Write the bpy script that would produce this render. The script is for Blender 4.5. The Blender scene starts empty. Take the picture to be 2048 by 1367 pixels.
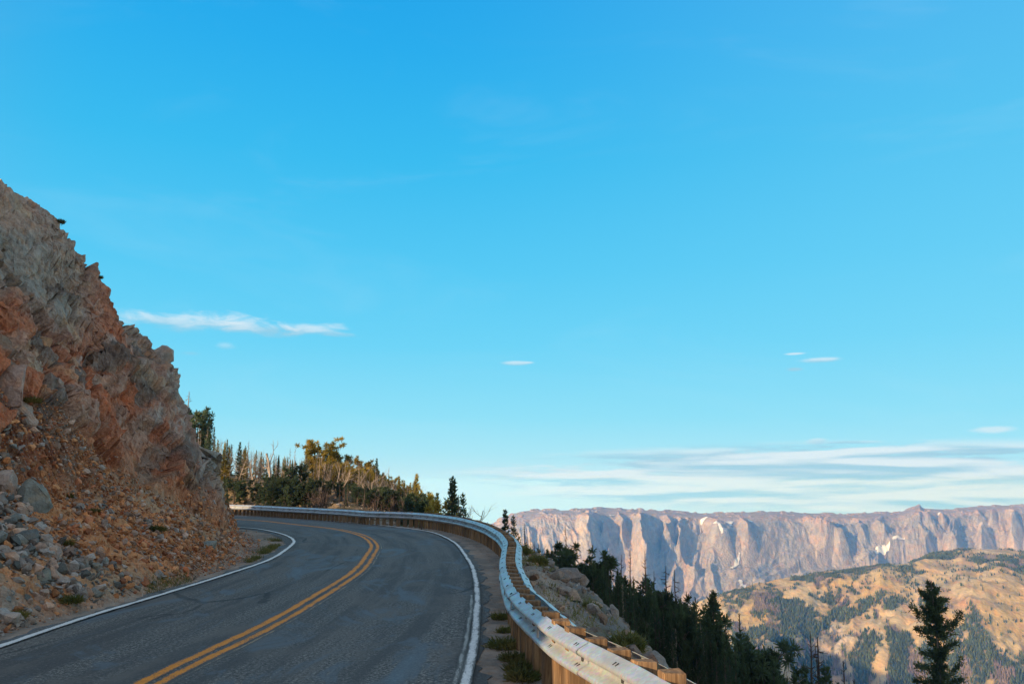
import bpy, bmesh, math, random
import numpy as np
from mathutils import Vector, Matrix

rng = np.random.default_rng(7)
random.seed(7)
SC = bpy.context.scene
COL = SC.collection
R = math.radians

# ------------------------------------------------------------------ camera frame
F_PX, YH, CAM_H = 1600.0, 968.0, 2.3
PITCH = math.atan((YH - 683.5) / F_PX)

def ray(px, py):
    x = (px - 1024.0) / F_PX
    y = (683.5 - py) / F_PX
    return np.array([x, math.cos(PITCH) - y * math.sin(PITCH), math.sin(PITCH) + y * math.cos(PITCH)])

def on_plane(px, py, z=0.0):
    d = ray(px, py)
    t = (z - CAM_H) / d[2]
    return d[:2] * t

def at_depth(px, py, Y):
    d = ray(px, py)
    t = Y / d[1]
    return np.array([d[0] * t, Y, CAM_H + d[2] * t])

# ------------------------------------------------------------------ sun
SUN_AZ = R(46.0)      # to the left of straight behind the camera
SUN_EL = R(14.0)
SUN_H = np.array([-math.sin(SUN_AZ), -math.cos(SUN_AZ)])

# ------------------------------------------------------------------ noise
def _hash(ix, iy, iz, seed):
    h = (ix.astype(np.int64) * 374761393 + iy.astype(np.int64) * 668265263 + iz.astype(np.int64) * 2147483647 + seed * 1274126177) & 0xFFFFFFFF
    h = ((h ^ (h >> 13)) * 1274126177) & 0xFFFFFFFF
    h = ((h ^ (h >> 16)) * 2246822519) & 0xFFFFFFFF
    return ((h ^ (h >> 15)) & 0xFFFFFF).astype(np.float64) / float(0x1000000)

def vnoise(x, y, z=0.0, seed=0):
    x = np.asarray(x, float); y = np.asarray(y, float); z = np.zeros_like(x) + z
    ix, iy, iz = np.floor(x), np.floor(y), np.floor(z)
    fx, fy, fz = x - ix, y - iy, z - iz
    fx = fx * fx * (3 - 2 * fx); fy = fy * fy * (3 - 2 * fy); fz = fz * fz * (3 - 2 * fz)
    def h(a, b, c): return _hash(ix + a, iy + b, iz + c, seed)
    x00 = h(0, 0, 0) * (1 - fx) + h(1, 0, 0) * fx
    x10 = h(0, 1, 0) * (1 - fx) + h(1, 1, 0) * fx
    x01 = h(0, 0, 1) * (1 - fx) + h(1, 0, 1) * fx
    x11 = h(0, 1, 1) * (1 - fx) + h(1, 1, 1) * fx
    return ((x00 * (1 - fy) + x10 * fy) * (1 - fz) + (x01 * (1 - fy) + x11 * fy) * fz) * 2 - 1

def fbm(x, y, z=0.0, octv=4, seed=0, gain=0.5):
    s, a, t = 0.0, 1.0, 0.0
    for k in range(octv):
        s = s + a * vnoise(np.asarray(x) * 2 ** k + 17.3 * k, np.asarray(y) * 2 ** k - 9.1 * k, np.asarray(z) * 2 ** k, seed + k)
        t += a; a *= gain
    return s / t

def ridged(x, y, z=0.0, octv=4, seed=0):
    s, a, t = 0.0, 1.0, 0.0
    for k in range(octv):
        n = 1 - np.abs(vnoise(np.asarray(x) * 2 ** k + 5.3 * k, np.asarray(y) * 2 ** k, np.asarray(z) * 2 ** k, seed + k)) * 2
        s = s + a * n; t += a; a *= 0.5
    return s / t

def facets(x, y, z, seed=0, tilt=0.2):
    """broken-rock relief: every cell is a block with its own height and tilt; also edge distance"""
    ix, iy, iz = np.floor(x), np.floor(y), np.floor(z)
    best = np.full(x.shape, 9.0); second = np.full(x.shape, 9.0); val = np.zeros(x.shape); cid = np.zeros(x.shape)
    for a in (-1, 0, 1):
        for b in (-1, 0, 1):
            for c in (-1, 0, 1):
                cx, cy, cz = ix + a, iy + b, iz + c
                dx = x - (cx + _hash(cx, cy, cz, seed)); dy = y - (cy + _hash(cx, cy, cz, seed + 1)); dz = z - (cz + _hash(cx, cy, cz, seed + 2))
                dd = dx * dx + dy * dy + dz * dz
                r1 = _hash(cx, cy, cz, seed + 3)
                v = (r1 - 0.5) + tilt * (dx * (_hash(cx, cy, cz, seed + 4) - .5) + dy * (_hash(cx, cy, cz, seed + 5) - .5) + dz * (_hash(cx, cy, cz, seed + 6) - .5)) * 2
                m = dd < best
                second = np.where(m, best, np.minimum(second, dd))
                val = np.where(m, v, val); cid = np.where(m, _hash(cx, cy, cz, seed + 7), cid); best = np.where(m, dd, best)
    return val, np.sqrt(second) - np.sqrt(best), cid

def sstep(a, b, x):
    t = np.clip((x - a) / (b - a), 0, 1)
    return t * t * (3 - 2 * t)

def lerp(a, b, t):
    return a * (1 - t) + b * t

def mixc(a, b, t):
    return np.asarray(a) * (1 - t[..., None]) + np.asarray(b) * t[..., None]

def smin(a, b, k):
    h = np.clip(0.5 + 0.5 * (b - a) / k, 0, 1)
    return b * (1 - h) + a * h - k * h * (1 - h)

# ------------------------------------------------------------------ curves
def catmull(pts, step):
    p = np.asarray(pts, float)
    p = np.vstack([2 * p[0] - p[1], p, 2 * p[-1] - p[-2]])
    out = []
    for i in range(1, len(p) - 2):
        n = max(4, int(np.linalg.norm(p[i + 1] - p[i]) / (step * .5)))
        t = np.linspace(0, 1, n, endpoint=False)[:, None]
        a, b, c, d = p[i - 1], p[i], p[i + 1], p[i + 2]
        out.append(.5 * ((2 * b) + (c - a) * t + (2 * a - 5 * b + 4 * c - d) * t ** 2 + (3 * b - a - 3 * c + d) * t ** 3))
    out.append(p[-2][None])
    return resample(np.vstack(out), step)

def resample(c, step):
    s = np.r_[0, np.cumsum(np.linalg.norm(np.diff(c, axis=0), axis=1))]
    n = max(2, int(s[-1] / step) + 1)
    q = np.linspace(0, s[-1], n)
    return np.stack([np.interp(q, s, c[:, k]) for k in range(c.shape[1])], 1)

def smooth(c, n):
    c = c.copy()
    for _ in range(n):
        c[1:-1] = .25 * c[:-2] + .5 * c[1:-1] + .25 * c[2:]
    return c

def tangents(c):
    t = np.gradient(c, axis=0)
    return t / np.linalg.norm(t, axis=1)[:, None]

class Curve:
    def __init__(self, c):
        self.c = c; self.t = tangents(c); self.n = np.stack([-self.t[:, 1], self.t[:, 0]], 1)   # n points left
        self.s = np.r_[0, np.cumsum(np.linalg.norm(np.diff(c, axis=0), axis=1))]
    def sd(self, x, y):
        """signed distance (left positive) and arc length of the nearest point"""
        sh = x.shape; x = x.ravel(); y = y.ravel()
        d = np.empty(x.size); s = np.empty(x.size)
        for k in range(0, x.size, 40000):
            xx, yy = x[k:k + 40000, None], y[k:k + 40000, None]
            dd = (xx - self.c[None, :, 0]) ** 2 + (yy - self.c[None, :, 1]) ** 2
            i = np.argmin(dd, 1)
            vx, vy = x[k:k + 40000] - self.c[i, 0], y[k:k + 40000] - self.c[i, 1]
            side = np.sign(vx * self.n[i, 0] + vy * self.n[i, 1] + 1e-9)
            d[k:k + 40000] = np.sqrt(dd[np.arange(len(i)), i]) * side
            s[k:k + 40000] = self.s[i]
        return d.reshape(sh), s.reshape(sh)

L_PX = [(0, 1292), (146, 1240), (293, 1197), (439, 1152), (538.6, 1119), (568, 1101), (588, 1085), (587, 1077.6), (568, 1068), (538.6, 1060.8), (497.6, 1054.5)]
Y_PX = [(289, 1366), (377, 1326), (464, 1286.5), (554.5, 1241), (650, 1184), (718.5, 1139), (743, 1104.6), (750, 1094), (743.7, 1082), (721.7, 1069), (670, 1057), (597, 1049), (497.6, 1039)]
R_PX = [(931, 1363), (947, 1300), (953, 1240), (955, 1187), (948, 1140), (934, 1114), (912, 1086), (880.6, 1069), (849, 1060.5), (773, 1050.3), (700, 1044), (612, 1036.5), (524, 1031)]
G_PX = [(1340, 1367), (1285, 1335), (1219, 1303), (1150, 1270), (1114, 1253), (1087, 1231), (1056, 1209), (1036, 1187), (1021, 1163), (1013, 1140), (1011, 1119), (1014, 1101), (1017, 1088), (1012, 1076), (998, 1062.5), (966.6, 1047), (927.5, 1036.7), (874, 1028), (818, 1024), (740, 1021.6), (700, 1019), (597, 1013.9), (480, 1008.8)]

def ground_curve(pxs, z, back, fwd, sm, step=.25):
    p = np.array([on_plane(a, b, z) for a, b in pxs])
    p = np.vstack([np.array(back), p, np.array(fwd)])
    return smooth(catmull(p, step), sm)

LINE_L = Curve(ground_curve(L_PX, 0, [(-7.3, -45), (-7.3, -20), (-7.3, 0), (-7.3, 6)], [(-18.3, 46.9), (-27.5, 55.2), (-45, 70), (-70, 88)], 40))
LINE_Y = Curve(ground_curve(Y_PX, 0, [(-3.85, -45), (-3.85, -20), (-3.9, 0), (-3.95, 5)], [(-24, 58.0), (-42.5, 72.5), (-67, 90)], 40))
LINE_R = Curve(ground_curve(R_PX, 0, [(-.4, -45), (-.4, -20), (-.45, 0), (-.5, 5)], [(-25, 63.6), (-40, 75.5), (-64, 92)], 40))
RAIL = Curve(ground_curve(G_PX, .75, [(8.4, -22), (5.2, -8), (2.55, 2)], [(-27.5, 66), (-41.5, 77), (-65, 94)], 14, .1))
FOOT = Curve(catmull([(-8.6, -70), (-8.5, -20), (-8.3, 5), (-8.3, 13), (-8.0, 17.4), (-8.1, 21.6), (-8.8, 26), (-10, 31), (-11.7, 36), (-13.7, 41.0), (-17.2, 45.8), (-22.5, 51), (-32, 60), (-45, 71), (-72, 90)], .25))

# ------------------------------------------------------------------ the shape of the ground
HREF = 8.9
def talus_width(y):
    return np.interp(y, [-20, 10, 18, 26, 34, 40, 46, 60], [3.0, 4.0, 4.2, 3.0, .5, .1, .1, .6])

def crest(x, y):
    return np.interp(y, [-30, 5, 20, 28, 33, 38, 42, 46, 52, 70], CREST_Z)

CREST_Z = [13.2, 13.4, 14.5, 14.5, 12.0, 9.1, 7.7, 5.8, 4.5, 4]

def height(x, y, full=False):
    dF, sF = FOOT.sd(x, y)
    dG, sG = RAIL.sd(x, y)
    go = -dG - .55
    # the road bench
    z = np.full(x.shape, -.06)
    # the cut spur on the inside of the bend
    d = np.maximum(dF, 0)
    dt = talus_width(y) * (1 + .25 * vnoise(sF * .25, sF * 0, 3.0, 5))
    zc = np.minimum(d, dt) * .66 + np.maximum(d - dt, 0) * np.interp(y, [10, 24, 31, 36, 60], [1.75, 1.85, 2.0, 2.3, 2.3])
    zc = smin(zc, crest(x, y) + .45 * (np.minimum(d, 7.5) - 7) - .55 * np.maximum(d - 9, 0) + 1.0 * fbm(x * .12, y * .12, 0, 3, 11), 2.2)
    zc = np.minimum(zc, 17.0 + .6 * vnoise(x * .2, y * .2, 0, 4) - .75 * np.maximum(d - 9.5, 0))  # unseen back of the spur lowered so sun reaches the far trees
    w = (x - .6) * -math.cos(SUN_AZ) + (y - HREF) * math.sin(SUN_AZ)  # unseen spur end shaped along the sun so light reaches the near rail
    zc = zc * sstep(-7.5, 8, w) - 6.0 * sstep(1.0, -4, w) * sstep(.3, 6, d)
    z = np.where(dF > 0, z + zc, z)
    # outside the guardrail
    x0 = np.interp(y, [-60, 0, 15, 25, 45, 60, 80, 105, 150, 400], [14, 3.2, 2.0, 1.0, -3.5, -6, -9, -17, -50, -300])
    xp = x - x0
    n1 = fbm(x * .06, y * .06, 0, 4, 21)
    rise = np.clip(-xp, 0, 200) * .19 + n1 * 1.6 * sstep(0, 8, -xp)
    rise = 22 * (1 - np.exp(-rise / 22))
    rise = rise * sstep(150, 92, y) - .5 * np.maximum(0, y - 100)
    g = np.maximum(go, 0)
    drop = -.10 * np.minimum(g, .3) - .42 * np.clip(g - .3, 0, 1.45) - 1.02 * np.maximum(0, np.minimum(g - 1.75, xp + 3.0)) + n1 * .12 * np.minimum(np.maximum(g - 2.5, 0), 25)
    drop = drop * 1.0
    out = lerp(drop, rise * sstep(.8, 9, g) - .05 * g * sstep(6, 0, g), sstep(-1.0, 7.0, -xp))
    out = np.maximum(out, -430 + 14 * fbm(x * .01, y * .01, 0, 3, 33))
    z = np.where(go > 0, z + out, z)
    z = z + np.where(go > .2, .10 * fbm(x * .8, y * .8, 0, 3, 9) * sstep(.2, 1.5, go), 0)
    if full:
        return z, dF, sF, dt, go, xp
    return z

def ground_z(x, y):
    return float(height(np.array([float(x)]), np.array([float(y)]))[0])

# ------------------------------------------------------------------ mesh builder
class MB:
    def __init__(self):
        self.v = []; self.q = []; self.t = []; self.n = 0; self.c = []; self.mq = []; self.mt = []
    def add(self, v, q=None, t=None, col=None, mat=0):
        v = np.asarray(v, float).reshape(-1, 3)
        if q is not None and len(q):
            q = np.asarray(q, np.int64).reshape(-1, 4); self.q.append(q + self.n); self.mq.append(np.full(len(q), mat))
        if t is not None and len(t):
            t = np.asarray(t, np.int64).reshape(-1, 3); self.t.append(t + self.n); self.mt.append(np.full(len(t), mat))
        if col is not None:
            c = np.empty((len(v), 3)); c[:] = col; self.c.append(c)
        self.v.append(v); self.n += len(v)
    def mesh(self, name, mats, smoothed=False):
        v = np.vstack(self.v)
        q = np.vstack(self.q) if self.q else np.zeros((0, 4), np.int64)
        t = np.vstack(self.t) if self.t else np.zeros((0, 3), np.int64)
        me = bpy.data.meshes.new(name)
        me.vertices.add(len(v)); me.vertices.foreach_set('co', v.ravel().astype(np.float32))
        loops = np.r_[q.ravel(), t.ravel()]
        me.loops.add(len(loops)); me.loops.foreach_set('vertex_index', loops.astype(np.int32))
        np_ = len(q) + len(t)
        me.polygons.add(np_)
        st = np.r_[np.arange(len(q)) * 4, len(q) * 4 + np.arange(len(t)) * 3]
        me.polygons.foreach_set('loop_start', st.astype(np.int32))
        mi = np.r_[np.concatenate(self.mq) if self.mq else [], np.concatenate(self.mt) if self.mt else []]
        for m in (mats if isinstance(mats, (list, tuple)) else [mats]):
            me.materials.append(m)
        me.polygons.foreach_set('material_index', mi.astype(np.int32))
        me.polygons.foreach_set('use_smooth', np.full(np_, bool(smoothed)))
        me.update(calc_edges=True)
        if self.c:
            a = me.color_attributes.new('Col', 'FLOAT_COLOR', 'POINT')
            c = np.c_[np.vstack(self.c), np.ones(len(v))]
            a.data.foreach_set('color', c.ravel().astype(np.float32))
        me.validate()
        return me

def link(name, me, parent=None):
    o = bpy.data.objects.new(name, me)
    COL.objects.link(o)
    if parent: o.parent = parent
    return o

def tag(o, label=None, cat=None, group=None, kind=None):
    if label: o['label'] = label
    if cat: o['category'] = cat
    if group: o['group'] = group
    if kind: o['kind'] = kind
    return o

def empty(name, loc=(0, 0, 0)):
    o = bpy.data.objects.new(name, None); o.empty_display_size = .2
    COL.objects.link(o); o.location = loc
    return o

def grid_quads(nr, nc, keep=None):
    i = np.arange(nr - 1)[:, None] * nc + np.arange(nc - 1)[None, :]
    q = np.stack([i + nc, i + nc + 1, i + 1, i], -1)
    if keep is not None: return q[keep]
    return q.reshape(-1, 4)

def box(c, s, ax=None):
    """eight corners and six quads; ax = 3x3 rows of axes"""
    k = np.array([(-1, -1, -1), (1, -1, -1), (1, 1, -1), (-1, 1, -1), (-1, -1, 1), (1, -1, 1), (1, 1, 1), (-1, 1, 1)], float) * .5 * np.asarray(s)
    if ax is not None: k = k @ np.asarray(ax)
    return k + np.asarray(c), [(0, 3, 2, 1), (4, 5, 6, 7), (0, 1, 5, 4), (1, 2, 6, 5), (2, 3, 7, 6), (3, 0, 4, 7)]

def tube(B, pts, rad, sides=5, col=None, cap=False):
    p = np.asarray(pts, float); n = len(p); rad = np.broadcast_to(rad, (n,))
    t = np.gradient(p, axis=0); t /= np.linalg.norm(t, axis=1)[:, None] + 1e-9
    ref = np.array([1., 0, 0]) if abs(t[:, 2]).mean() > .7 else np.array([0, 0, 1.])
    a = np.cross(t, ref); a /= np.linalg.norm(a, axis=1)[:, None] + 1e-9
    b = np.cross(t, a)
    an = np.linspace(0, 2 * math.pi, sides, endpoint=False)
    v = p[:, None] + rad[:, None, None] * (np.cos(an)[None, :, None] * a[:, None] + np.sin(an)[None, :, None] * b[:, None])
    i = np.arange(n - 1)[:, None] * sides; j = np.arange(sides)[None]; j2 = (j + 1) % sides
    q = np.stack([i + j, i + j2, i + sides + j2, i + sides + j], -1).reshape(-1, 4)
    B.add(v.reshape(-1, 3), q, col=col)

# ------------------------------------------------------------------ materials
def mat(name):
    m = bpy.data.materials.new(name); m.use_nodes = True
    nt = m.node_tree; nt.nodes.clear()
    out = nt.nodes.new('ShaderNodeOutputMaterial'); bs = nt.nodes.new('ShaderNodeBsdfPrincipled')
    nt.links.new(bs.outputs[0], out.inputs[0])
    bs.inputs['Roughness'].default_value = .9
    bs.inputs['Specular IOR Level'].default_value = .25
    return m, nt, bs

class N:
    def __init__(self, nt): self.nt = nt
    def node(self, typ, **kw):
        n = self.nt.nodes.new(typ)
        for k, v in kw.items(): setattr(n, k, v)
        return n
    def set(self, sock, v):
        if isinstance(v, bpy.types.NodeSocket): self.nt.links.new(v, sock)
        elif v is not None:
            try: sock.default_value = v
            except Exception: sock.default_value = tuple(v) + (1,)
    def coord(self, what='Object'): return self.node('ShaderNodeTexCoord').outputs[what]
    def attr(self, name='Col'): return self.node('ShaderNodeAttribute', attribute_name=name).outputs['Color']
    def noise(self, vec, scale, detail=4, rough=.55, dist=0, out='Fac'):
        n = self.node('ShaderNodeTexNoise'); self.set(n.inputs['Vector'], vec)
        n.inputs['Scale'].default_value = scale; n.inputs['Detail'].default_value = detail
        n.inputs['Roughness'].default_value = rough; n.inputs['Distortion'].default_value = dist
        return n.outputs[out]
    def voro(self, vec, scale, feature='F1', out='Distance', rnd=1):
        n = self.node('ShaderNodeTexVoronoi', feature=feature); self.set(n.inputs['Vector'], vec)
        n.inputs['Scale'].default_value = scale; n.inputs['Randomness'].default_value = rnd
        return n.outputs[out]
    def ramp(self, fac, stops, interp='LINEAR'):
        n = self.node('ShaderNodeValToRGB'); self.set(n.inputs[0], fac); cr = n.color_ramp; cr.interpolation = interp
        while len(cr.elements) < len(stops): cr.elements.new(.5)
        for e, (p, c) in zip(cr.elements, stops):
            e.position = p; e.color = (c, c, c, 1) if np.isscalar(c) else tuple(c) + (1,)
        return n.outputs[0]
    def mix(self, fac, a, b, mode='MIX'):
        n = self.node('ShaderNodeMix', data_type='RGBA', blend_type=mode)
        self.set(n.inputs[0], fac); self.set(n.inputs[6], a); self.set(n.inputs[7], b)
        return n.outputs[2]
    def math(self, op, a, b=None, c=None, clamp=False):
        n = self.node('ShaderNodeMath', operation=op, use_clamp=clamp)
        self.set(n.inputs[0], a); self.set(n.inputs[1], b) if b is not None else None
        if c is not None: self.set(n.inputs[2], c)
        return n.outputs[0]
    def mapr(self, v, a, b, c=0., d=1., smooth=True):
        n = self.node('ShaderNodeMapRange', interpolation_type='SMOOTHSTEP' if smooth else 'LINEAR')
        self.set(n.inputs[0], v)
        for i, x in enumerate((a, b, c, d)): n.inputs[1 + i].default_value = x
        return n.outputs[0]
    def mapping(self, vec, scale=(1, 1, 1), rot=(0, 0, 0), loc=(0, 0, 0)):
        n = self.node('ShaderNodeMapping'); self.set(n.inputs[0], vec)
        n.inputs['Scale'].default_value = scale; n.inputs['Rotation'].default_value = rot; n.inputs['Location'].default_value = loc
        return n.outputs[0]
    def bump(self, h, strength=.5, dist=.05, normal=None):
        n = self.node('ShaderNodeBump'); self.set(n.inputs['Height'], h)
        n.inputs['Strength'].default_value = strength; n.inputs['Distance'].default_value = dist
        if normal is not None: self.set(n.inputs['Normal'], normal)
        return n.outputs[0]

def rock_mat(name, sc, bump_d, spread=.5, rough=.92):
    """tint comes from the mesh's own rock colours, broken up by procedural grain"""
    m, nt, bs = mat(name); n = N(nt)
    co = n.coord(); c = n.attr()
    a = n.noise(co, sc, 6, .62); b = n.noise(co, sc * 5.3, 4, .6)
    f = n.math('ADD', n.math('MULTIPLY', a, .6), n.math('MULTIPLY', b, .4))
    g = n.ramp(f, [(.3, 1 - spread), (.7, 1 + spread * .8)])
    c2 = n.mix(1.0, c, g, 'MULTIPLY')
    warm = n.mix(n.mapr(n.noise(co, sc * .6, 3), .45, .7), c2, n.mix(1.0, c2, (1.15, .95, .8), 'MULTIPLY'))
    n.set(bs.inputs['Base Color'], warm)
    h = n.math('ADD', f, n.math('MULTIPLY', n.voro(co, sc * 2.2), .5))
    n.set(bs.inputs['Normal'], n.bump(h, .8, bump_d))
    bs.inputs['Roughness'].default_value = rough
    return m

M_ROCK = rock_mat('fractured_rock', 3.6, .10, .62)
M_STONE = rock_mat('broken_stone', 6.0, .04, .5)
M_GROUND = rock_mat('gravelly_ground', 9.0, .03, .4)
M_FAR = rock_mat('distant_rock', .045, 6.0, .42)
M_RIDGE = rock_mat('meadow_slope', .06, 3.0, .28)

# ------------------------------------------------------------------ near terrain: one polar sheet, fine where it is looked at
TERR = []
def build_terrain():
    az = np.unique(np.r_[np.arange(-180, -37, 2.5), np.linspace(-37, -14, 420), np.linspace(-14, 37, 330), np.arange(38, 181, 2.5)])
    az = R(1) * az
    rr = np.r_[np.linspace(3.2, 8, 50), np.linspace(8.06, 50, 640), np.geomspace(50.3, 950, 200)]
    X = np.sin(az)[:, None] * rr[None]; Y = np.cos(az)[:, None] * rr[None]
    Z = height(X, Y)
    n_r = 470
    ds = np.sqrt(np.diff(rr)[None] ** 2 + np.diff(Z, axis=1) ** 2) / (.5 * (rr[1:] + rr[:-1]))[None]
    # give most rows to what rises into view
    el = (Z - CAM_H) / rr[None]
    vis = el >= np.maximum.accumulate(el, axis=1) - .03
    ds = ds * np.where(vis[:, 1:], 1.0, .22) + 2e-4
    cs = np.c_[np.zeros(len(az)), np.cumsum(ds, 1)]; cs /= cs[:, -1:]
    q = np.linspace(0, 1, n_r)
    r2 = np.stack([np.interp(q, cs[i], rr) for i in range(len(az))])
    X = np.sin(az)[:, None] * r2; Y = np.cos(az)[:, None] * r2
    Z, dF, sF, dt, go, xp = height(X, Y, True)
    P = np.stack([X, Y, Z], -1)
    nrm = np.cross(np.gradient(P, axis=1), np.gradient(P, axis=0)); nrm /= np.linalg.norm(nrm, axis=2)[..., None] + 1e-9
    nrm *= np.sign(nrm[..., 2:3] + 1e-9)
    # relief of the cut face. bedding dips down to the right along the road
    x, y, z = X, Y, Z
    u = y * .80 - x * .35 + z * .55; v = z * .85 - y * .5; w = x + .2 * z
    wob = fbm(x * .35, y * .35, z * .35, 3, 41)
    f1, e1, c1 = facets(u * .22 + wob * .3, v * .42 + wob * .4, w * .35, 50)
    f2, e2, c2 = facets(u * .62 + wob, v * 1.1, w * .9, 60)
    f3, e3, c3 = facets(u * 1.9, v * 2.7, w * 2.4, 70)
    f4, e4, c4 = facets(u * 4.6 , v * 6.0, w * 5.5, 80)
    rock = sstep(-.4, 1.2, dF - dt)            # 0 on the talus, 1 on the face
    rub = sstep(-.2, .9, dF) * (1 - rock)
    soft = sstep(.1, .5, fbm(x * .3 + 4, y * .3, z * .5, 3, 44) + .1)     # crumbly gullies inside the face
    hard = rock * (1 - .55 * soft) * lerp(1.0, .32, sstep(5.5, 8.5, dF))
    brk = .18 + .82 * sstep(-.12, .30, fbm(x * .45 + 2, y * .45, z * .45, 3, 42))
    disp = hard * (f1 * .85 + f2 * .50 + brk * (f3 * .23 + f4 * .12) - .22 * sstep(.07, 0, e2) - .3 * sstep(.04, 0, e1) - .07 * sstep(.10, 0, e3)) - (.30 + .22 * sstep(29, 36, y)) * rock \
        + rock * soft * (f3 * .16 + f4 * .12 + .25 * fbm(x * 1.2, y * 1.2, z * 1.2, 4, 45)) \
        + rock * .9 * fbm(x * .28, y * .28, z * .28, 3, 43) \
        + rub * (f3 * .10 + f4 * .10 + .12 * fbm(x * .9, y * .9, 0, 3, 46))
    nose = sstep(60, 30, np.hypot(x, y))
    disp *= np.where(np.hypot(x, y) > 50, .6, 1.0)
    # ledges and outcrops on the drop outside the rail
    oc = sstep(.05, .35, fbm(x * .22, y * .22, 2, 3, 47)) * sstep(1.2, 2.4, go) * sstep(30, 12, go)
    f5, e5, c5 = facets(x * .9, y * .9, z * 1.6, 90)
    disp = disp + oc * (f5 * .22 + f3 * .16) + sstep(.3, 1.5, go) * (f4 * .06 + f3 * .05)
    P = P + nrm * disp[..., None]
    # ---- the colour of the stone itself
    bands = (dF - 6.3 + 1.6 * fbm(x * .22, y * .22, z * .22, 3, 48) + .06 * (y - 20))
    nb = fbm(x * .5, y * .5, z * .5, 4, 49)
    grey = np.array([.30, .28, .24]); green = np.array([.185, .19, .165]); pinkish = np.array([.40, .29, .225])
    rust = np.array([.43, .165, .085]); ochre = np.array([.52, .245, .11]); dark = np.array([.11, .105, .095])
    col = np.empty(X.shape + (3,)); col[:] = grey
    col = mixc(col, green, sstep(-.05, .35, fbm(x * .4 + 9, y * .4, z * .4, 4, 52)) * .8)
    col = mixc(col, pinkish, sstep(.3, 2.2, bands) * sstep(-.3, .3, nb + .1))
    col = mixc(col, rust, sstep(1.1, -.7, bands) * sstep(-.55, -.05, nb + .12) * sstep(39, 29, y))
    col = mixc(col, mixc(np.broadcast_to(grey, col.shape), green, sstep(-.2, .3, nb)), sstep(30, 36, y) * .75)
    col = mixc(col, pinkish * 1.05, sstep(.62, .75, c2) * .7)
    col = mixc(col, np.array([.42, .40, .36]), sstep(.80, .9, c1 * .4 + c3 * .6) * .6)
    col = mixc(col, dark, sstep(.83, .9, c2) * .7)
    col = mixc(col, np.array([.44, .33, .22]), sstep(.25, .5, fbm(x * .9, y * .9, z * .9, 3, 53)) * .55)
    talc = mixc(np.broadcast_to(ochre, col.shape), np.array([.34, .29, .235]), sstep(-.15, .3, fbm(x * .35 + 3, y * .35, 0, 3, 54) + (14 - y) * .06))
    talc = mixc(talc, np.array([.42, .28, .17]), sstep(-.2, .4, nb))
    col = mixc(col, talc, np.clip(1 - rock + .35 * soft * sstep(30, 20, y) * (bands < 0), 0, 1))
    gravel = np.array([.36, .275, .215]); 
    base = mixc(np.broadcast_to(gravel, col.shape), np.array([.24, .195, .16]), sstep(-.2, .3, fbm(x * 1.3, y * 1.3, 0, 3, 55)))
    col = mixc(base, col, sstep(-.1, .5, dF))
    slope = mixc(np.broadcast_to(np.array([.165, .155, .148]), col.shape), np.array([.11, .10, .065]), sstep(-.1, .3, fbm(x * .5, y * .5, 0, 4, 56)))
    slope = mixc(slope, np.array([.26, .24, .22]), oc * .8)
    slope = mixc(slope, np.array([.26, .18, .085]), sstep(1, 6, -xp) * .7)
    col = mixc(col, slope, sstep(.3, 1.6, go))
    col *= (1 + .22 * fbm(x * 3.1, y * 3.1, z * 3.1, 3, 57))[..., None]
    TERR.append((az, P))
    # close the ring and split the sheet into the cut face and the rest
    nr, nc = X.shape
    cliffq = (dF[:-1, :-1] > -.05)
    allq = grid_quads(nr, nc).reshape(nr - 1, nc - 1, 4)
    for name, keep, m in (('rock_slope', cliffq, M_ROCK), ('ground', ~cliffq, M_GROUND)):
        q = allq[keep]
        used, inv = np.unique(q, return_inverse=True)
        B = MB(); B.add(P.reshape(-1, 3)[used], inv.reshape(-1, 4), col=np.clip(col.reshape(-1, 3)[used], .01, .8))
        o = link(name, B.mesh(name, m, smoothed=(name == 'ground')))
        if name == 'rock_slope':
            tag(o, 'tall broken grey and rust rock cutting rising along the inside of the bend', 'rock slope', kind='structure')
        else:
            tag(o, 'gravelly mountainside carrying the road and falling away beyond the guardrail', 'ground', kind='structure')

build_terrain()

# ------------------------------------------------------------------ road
def strip(curve, lo, hi, z, n_across, s0=0, s1=None, jag=0, seed=0):
    """ribbon between two left offsets of a curve; UV-like attribute keeps distance along and across"""
    c = curve.c; t0 = curve.n
    offs = np.linspace(0, 1, n_across)
    lo = np.broadcast_to(lo, (len(c),)).copy(); hi = np.broadcast_to(hi, (len(c),)).copy()
    if jag:
        lo += jag * vnoise(curve.s * 2.1, curve.s * 0, seed) + jag * .6 * vnoise(curve.s * 7.3, curve.s * 0, seed)
        hi += jag * vnoise(curve.s * 1.9, curve.s * 0, seed + 5) + jag * .6 * vnoise(curve.s * 6.7, curve.s * 0, seed + 9)
    o = lo[:, None] * (1 - offs) + hi[:, None] * offs
    p = c[:, None] + t0[:, None] * o[..., None]
    v = np.concatenate([p, np.full(p.shape[:2] + (1,), z)], -1)
    return v, o

def road_between(a, b, ea, eb):
    """asphalt from the left line to the right line, matched by nearest normals to the centre line"""
    C = LINE_Y
    dl = np.empty(len(C.c)); dr = np.empty(len(C.c))
    for i, (p, n) in enumerate(zip(C.c, C.n)):
        for arr, cur, sg in ((dl, a, 1), (dr, b, -1)):
            rel = cur.c - p; al = rel @ C.t[i]; ac = rel @ n * sg
            ok = (ac > 0) & (ac < 9)
            k = np.argmin(np.where(ok, np.abs(al), 99)); arr[i] = ac[k]
    return smooth(np.c_[dl, dr], 30).T + np.array([[ea], [eb]])

DL, DR = road_between(LINE_L, LINE_R, .42, .2)

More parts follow.
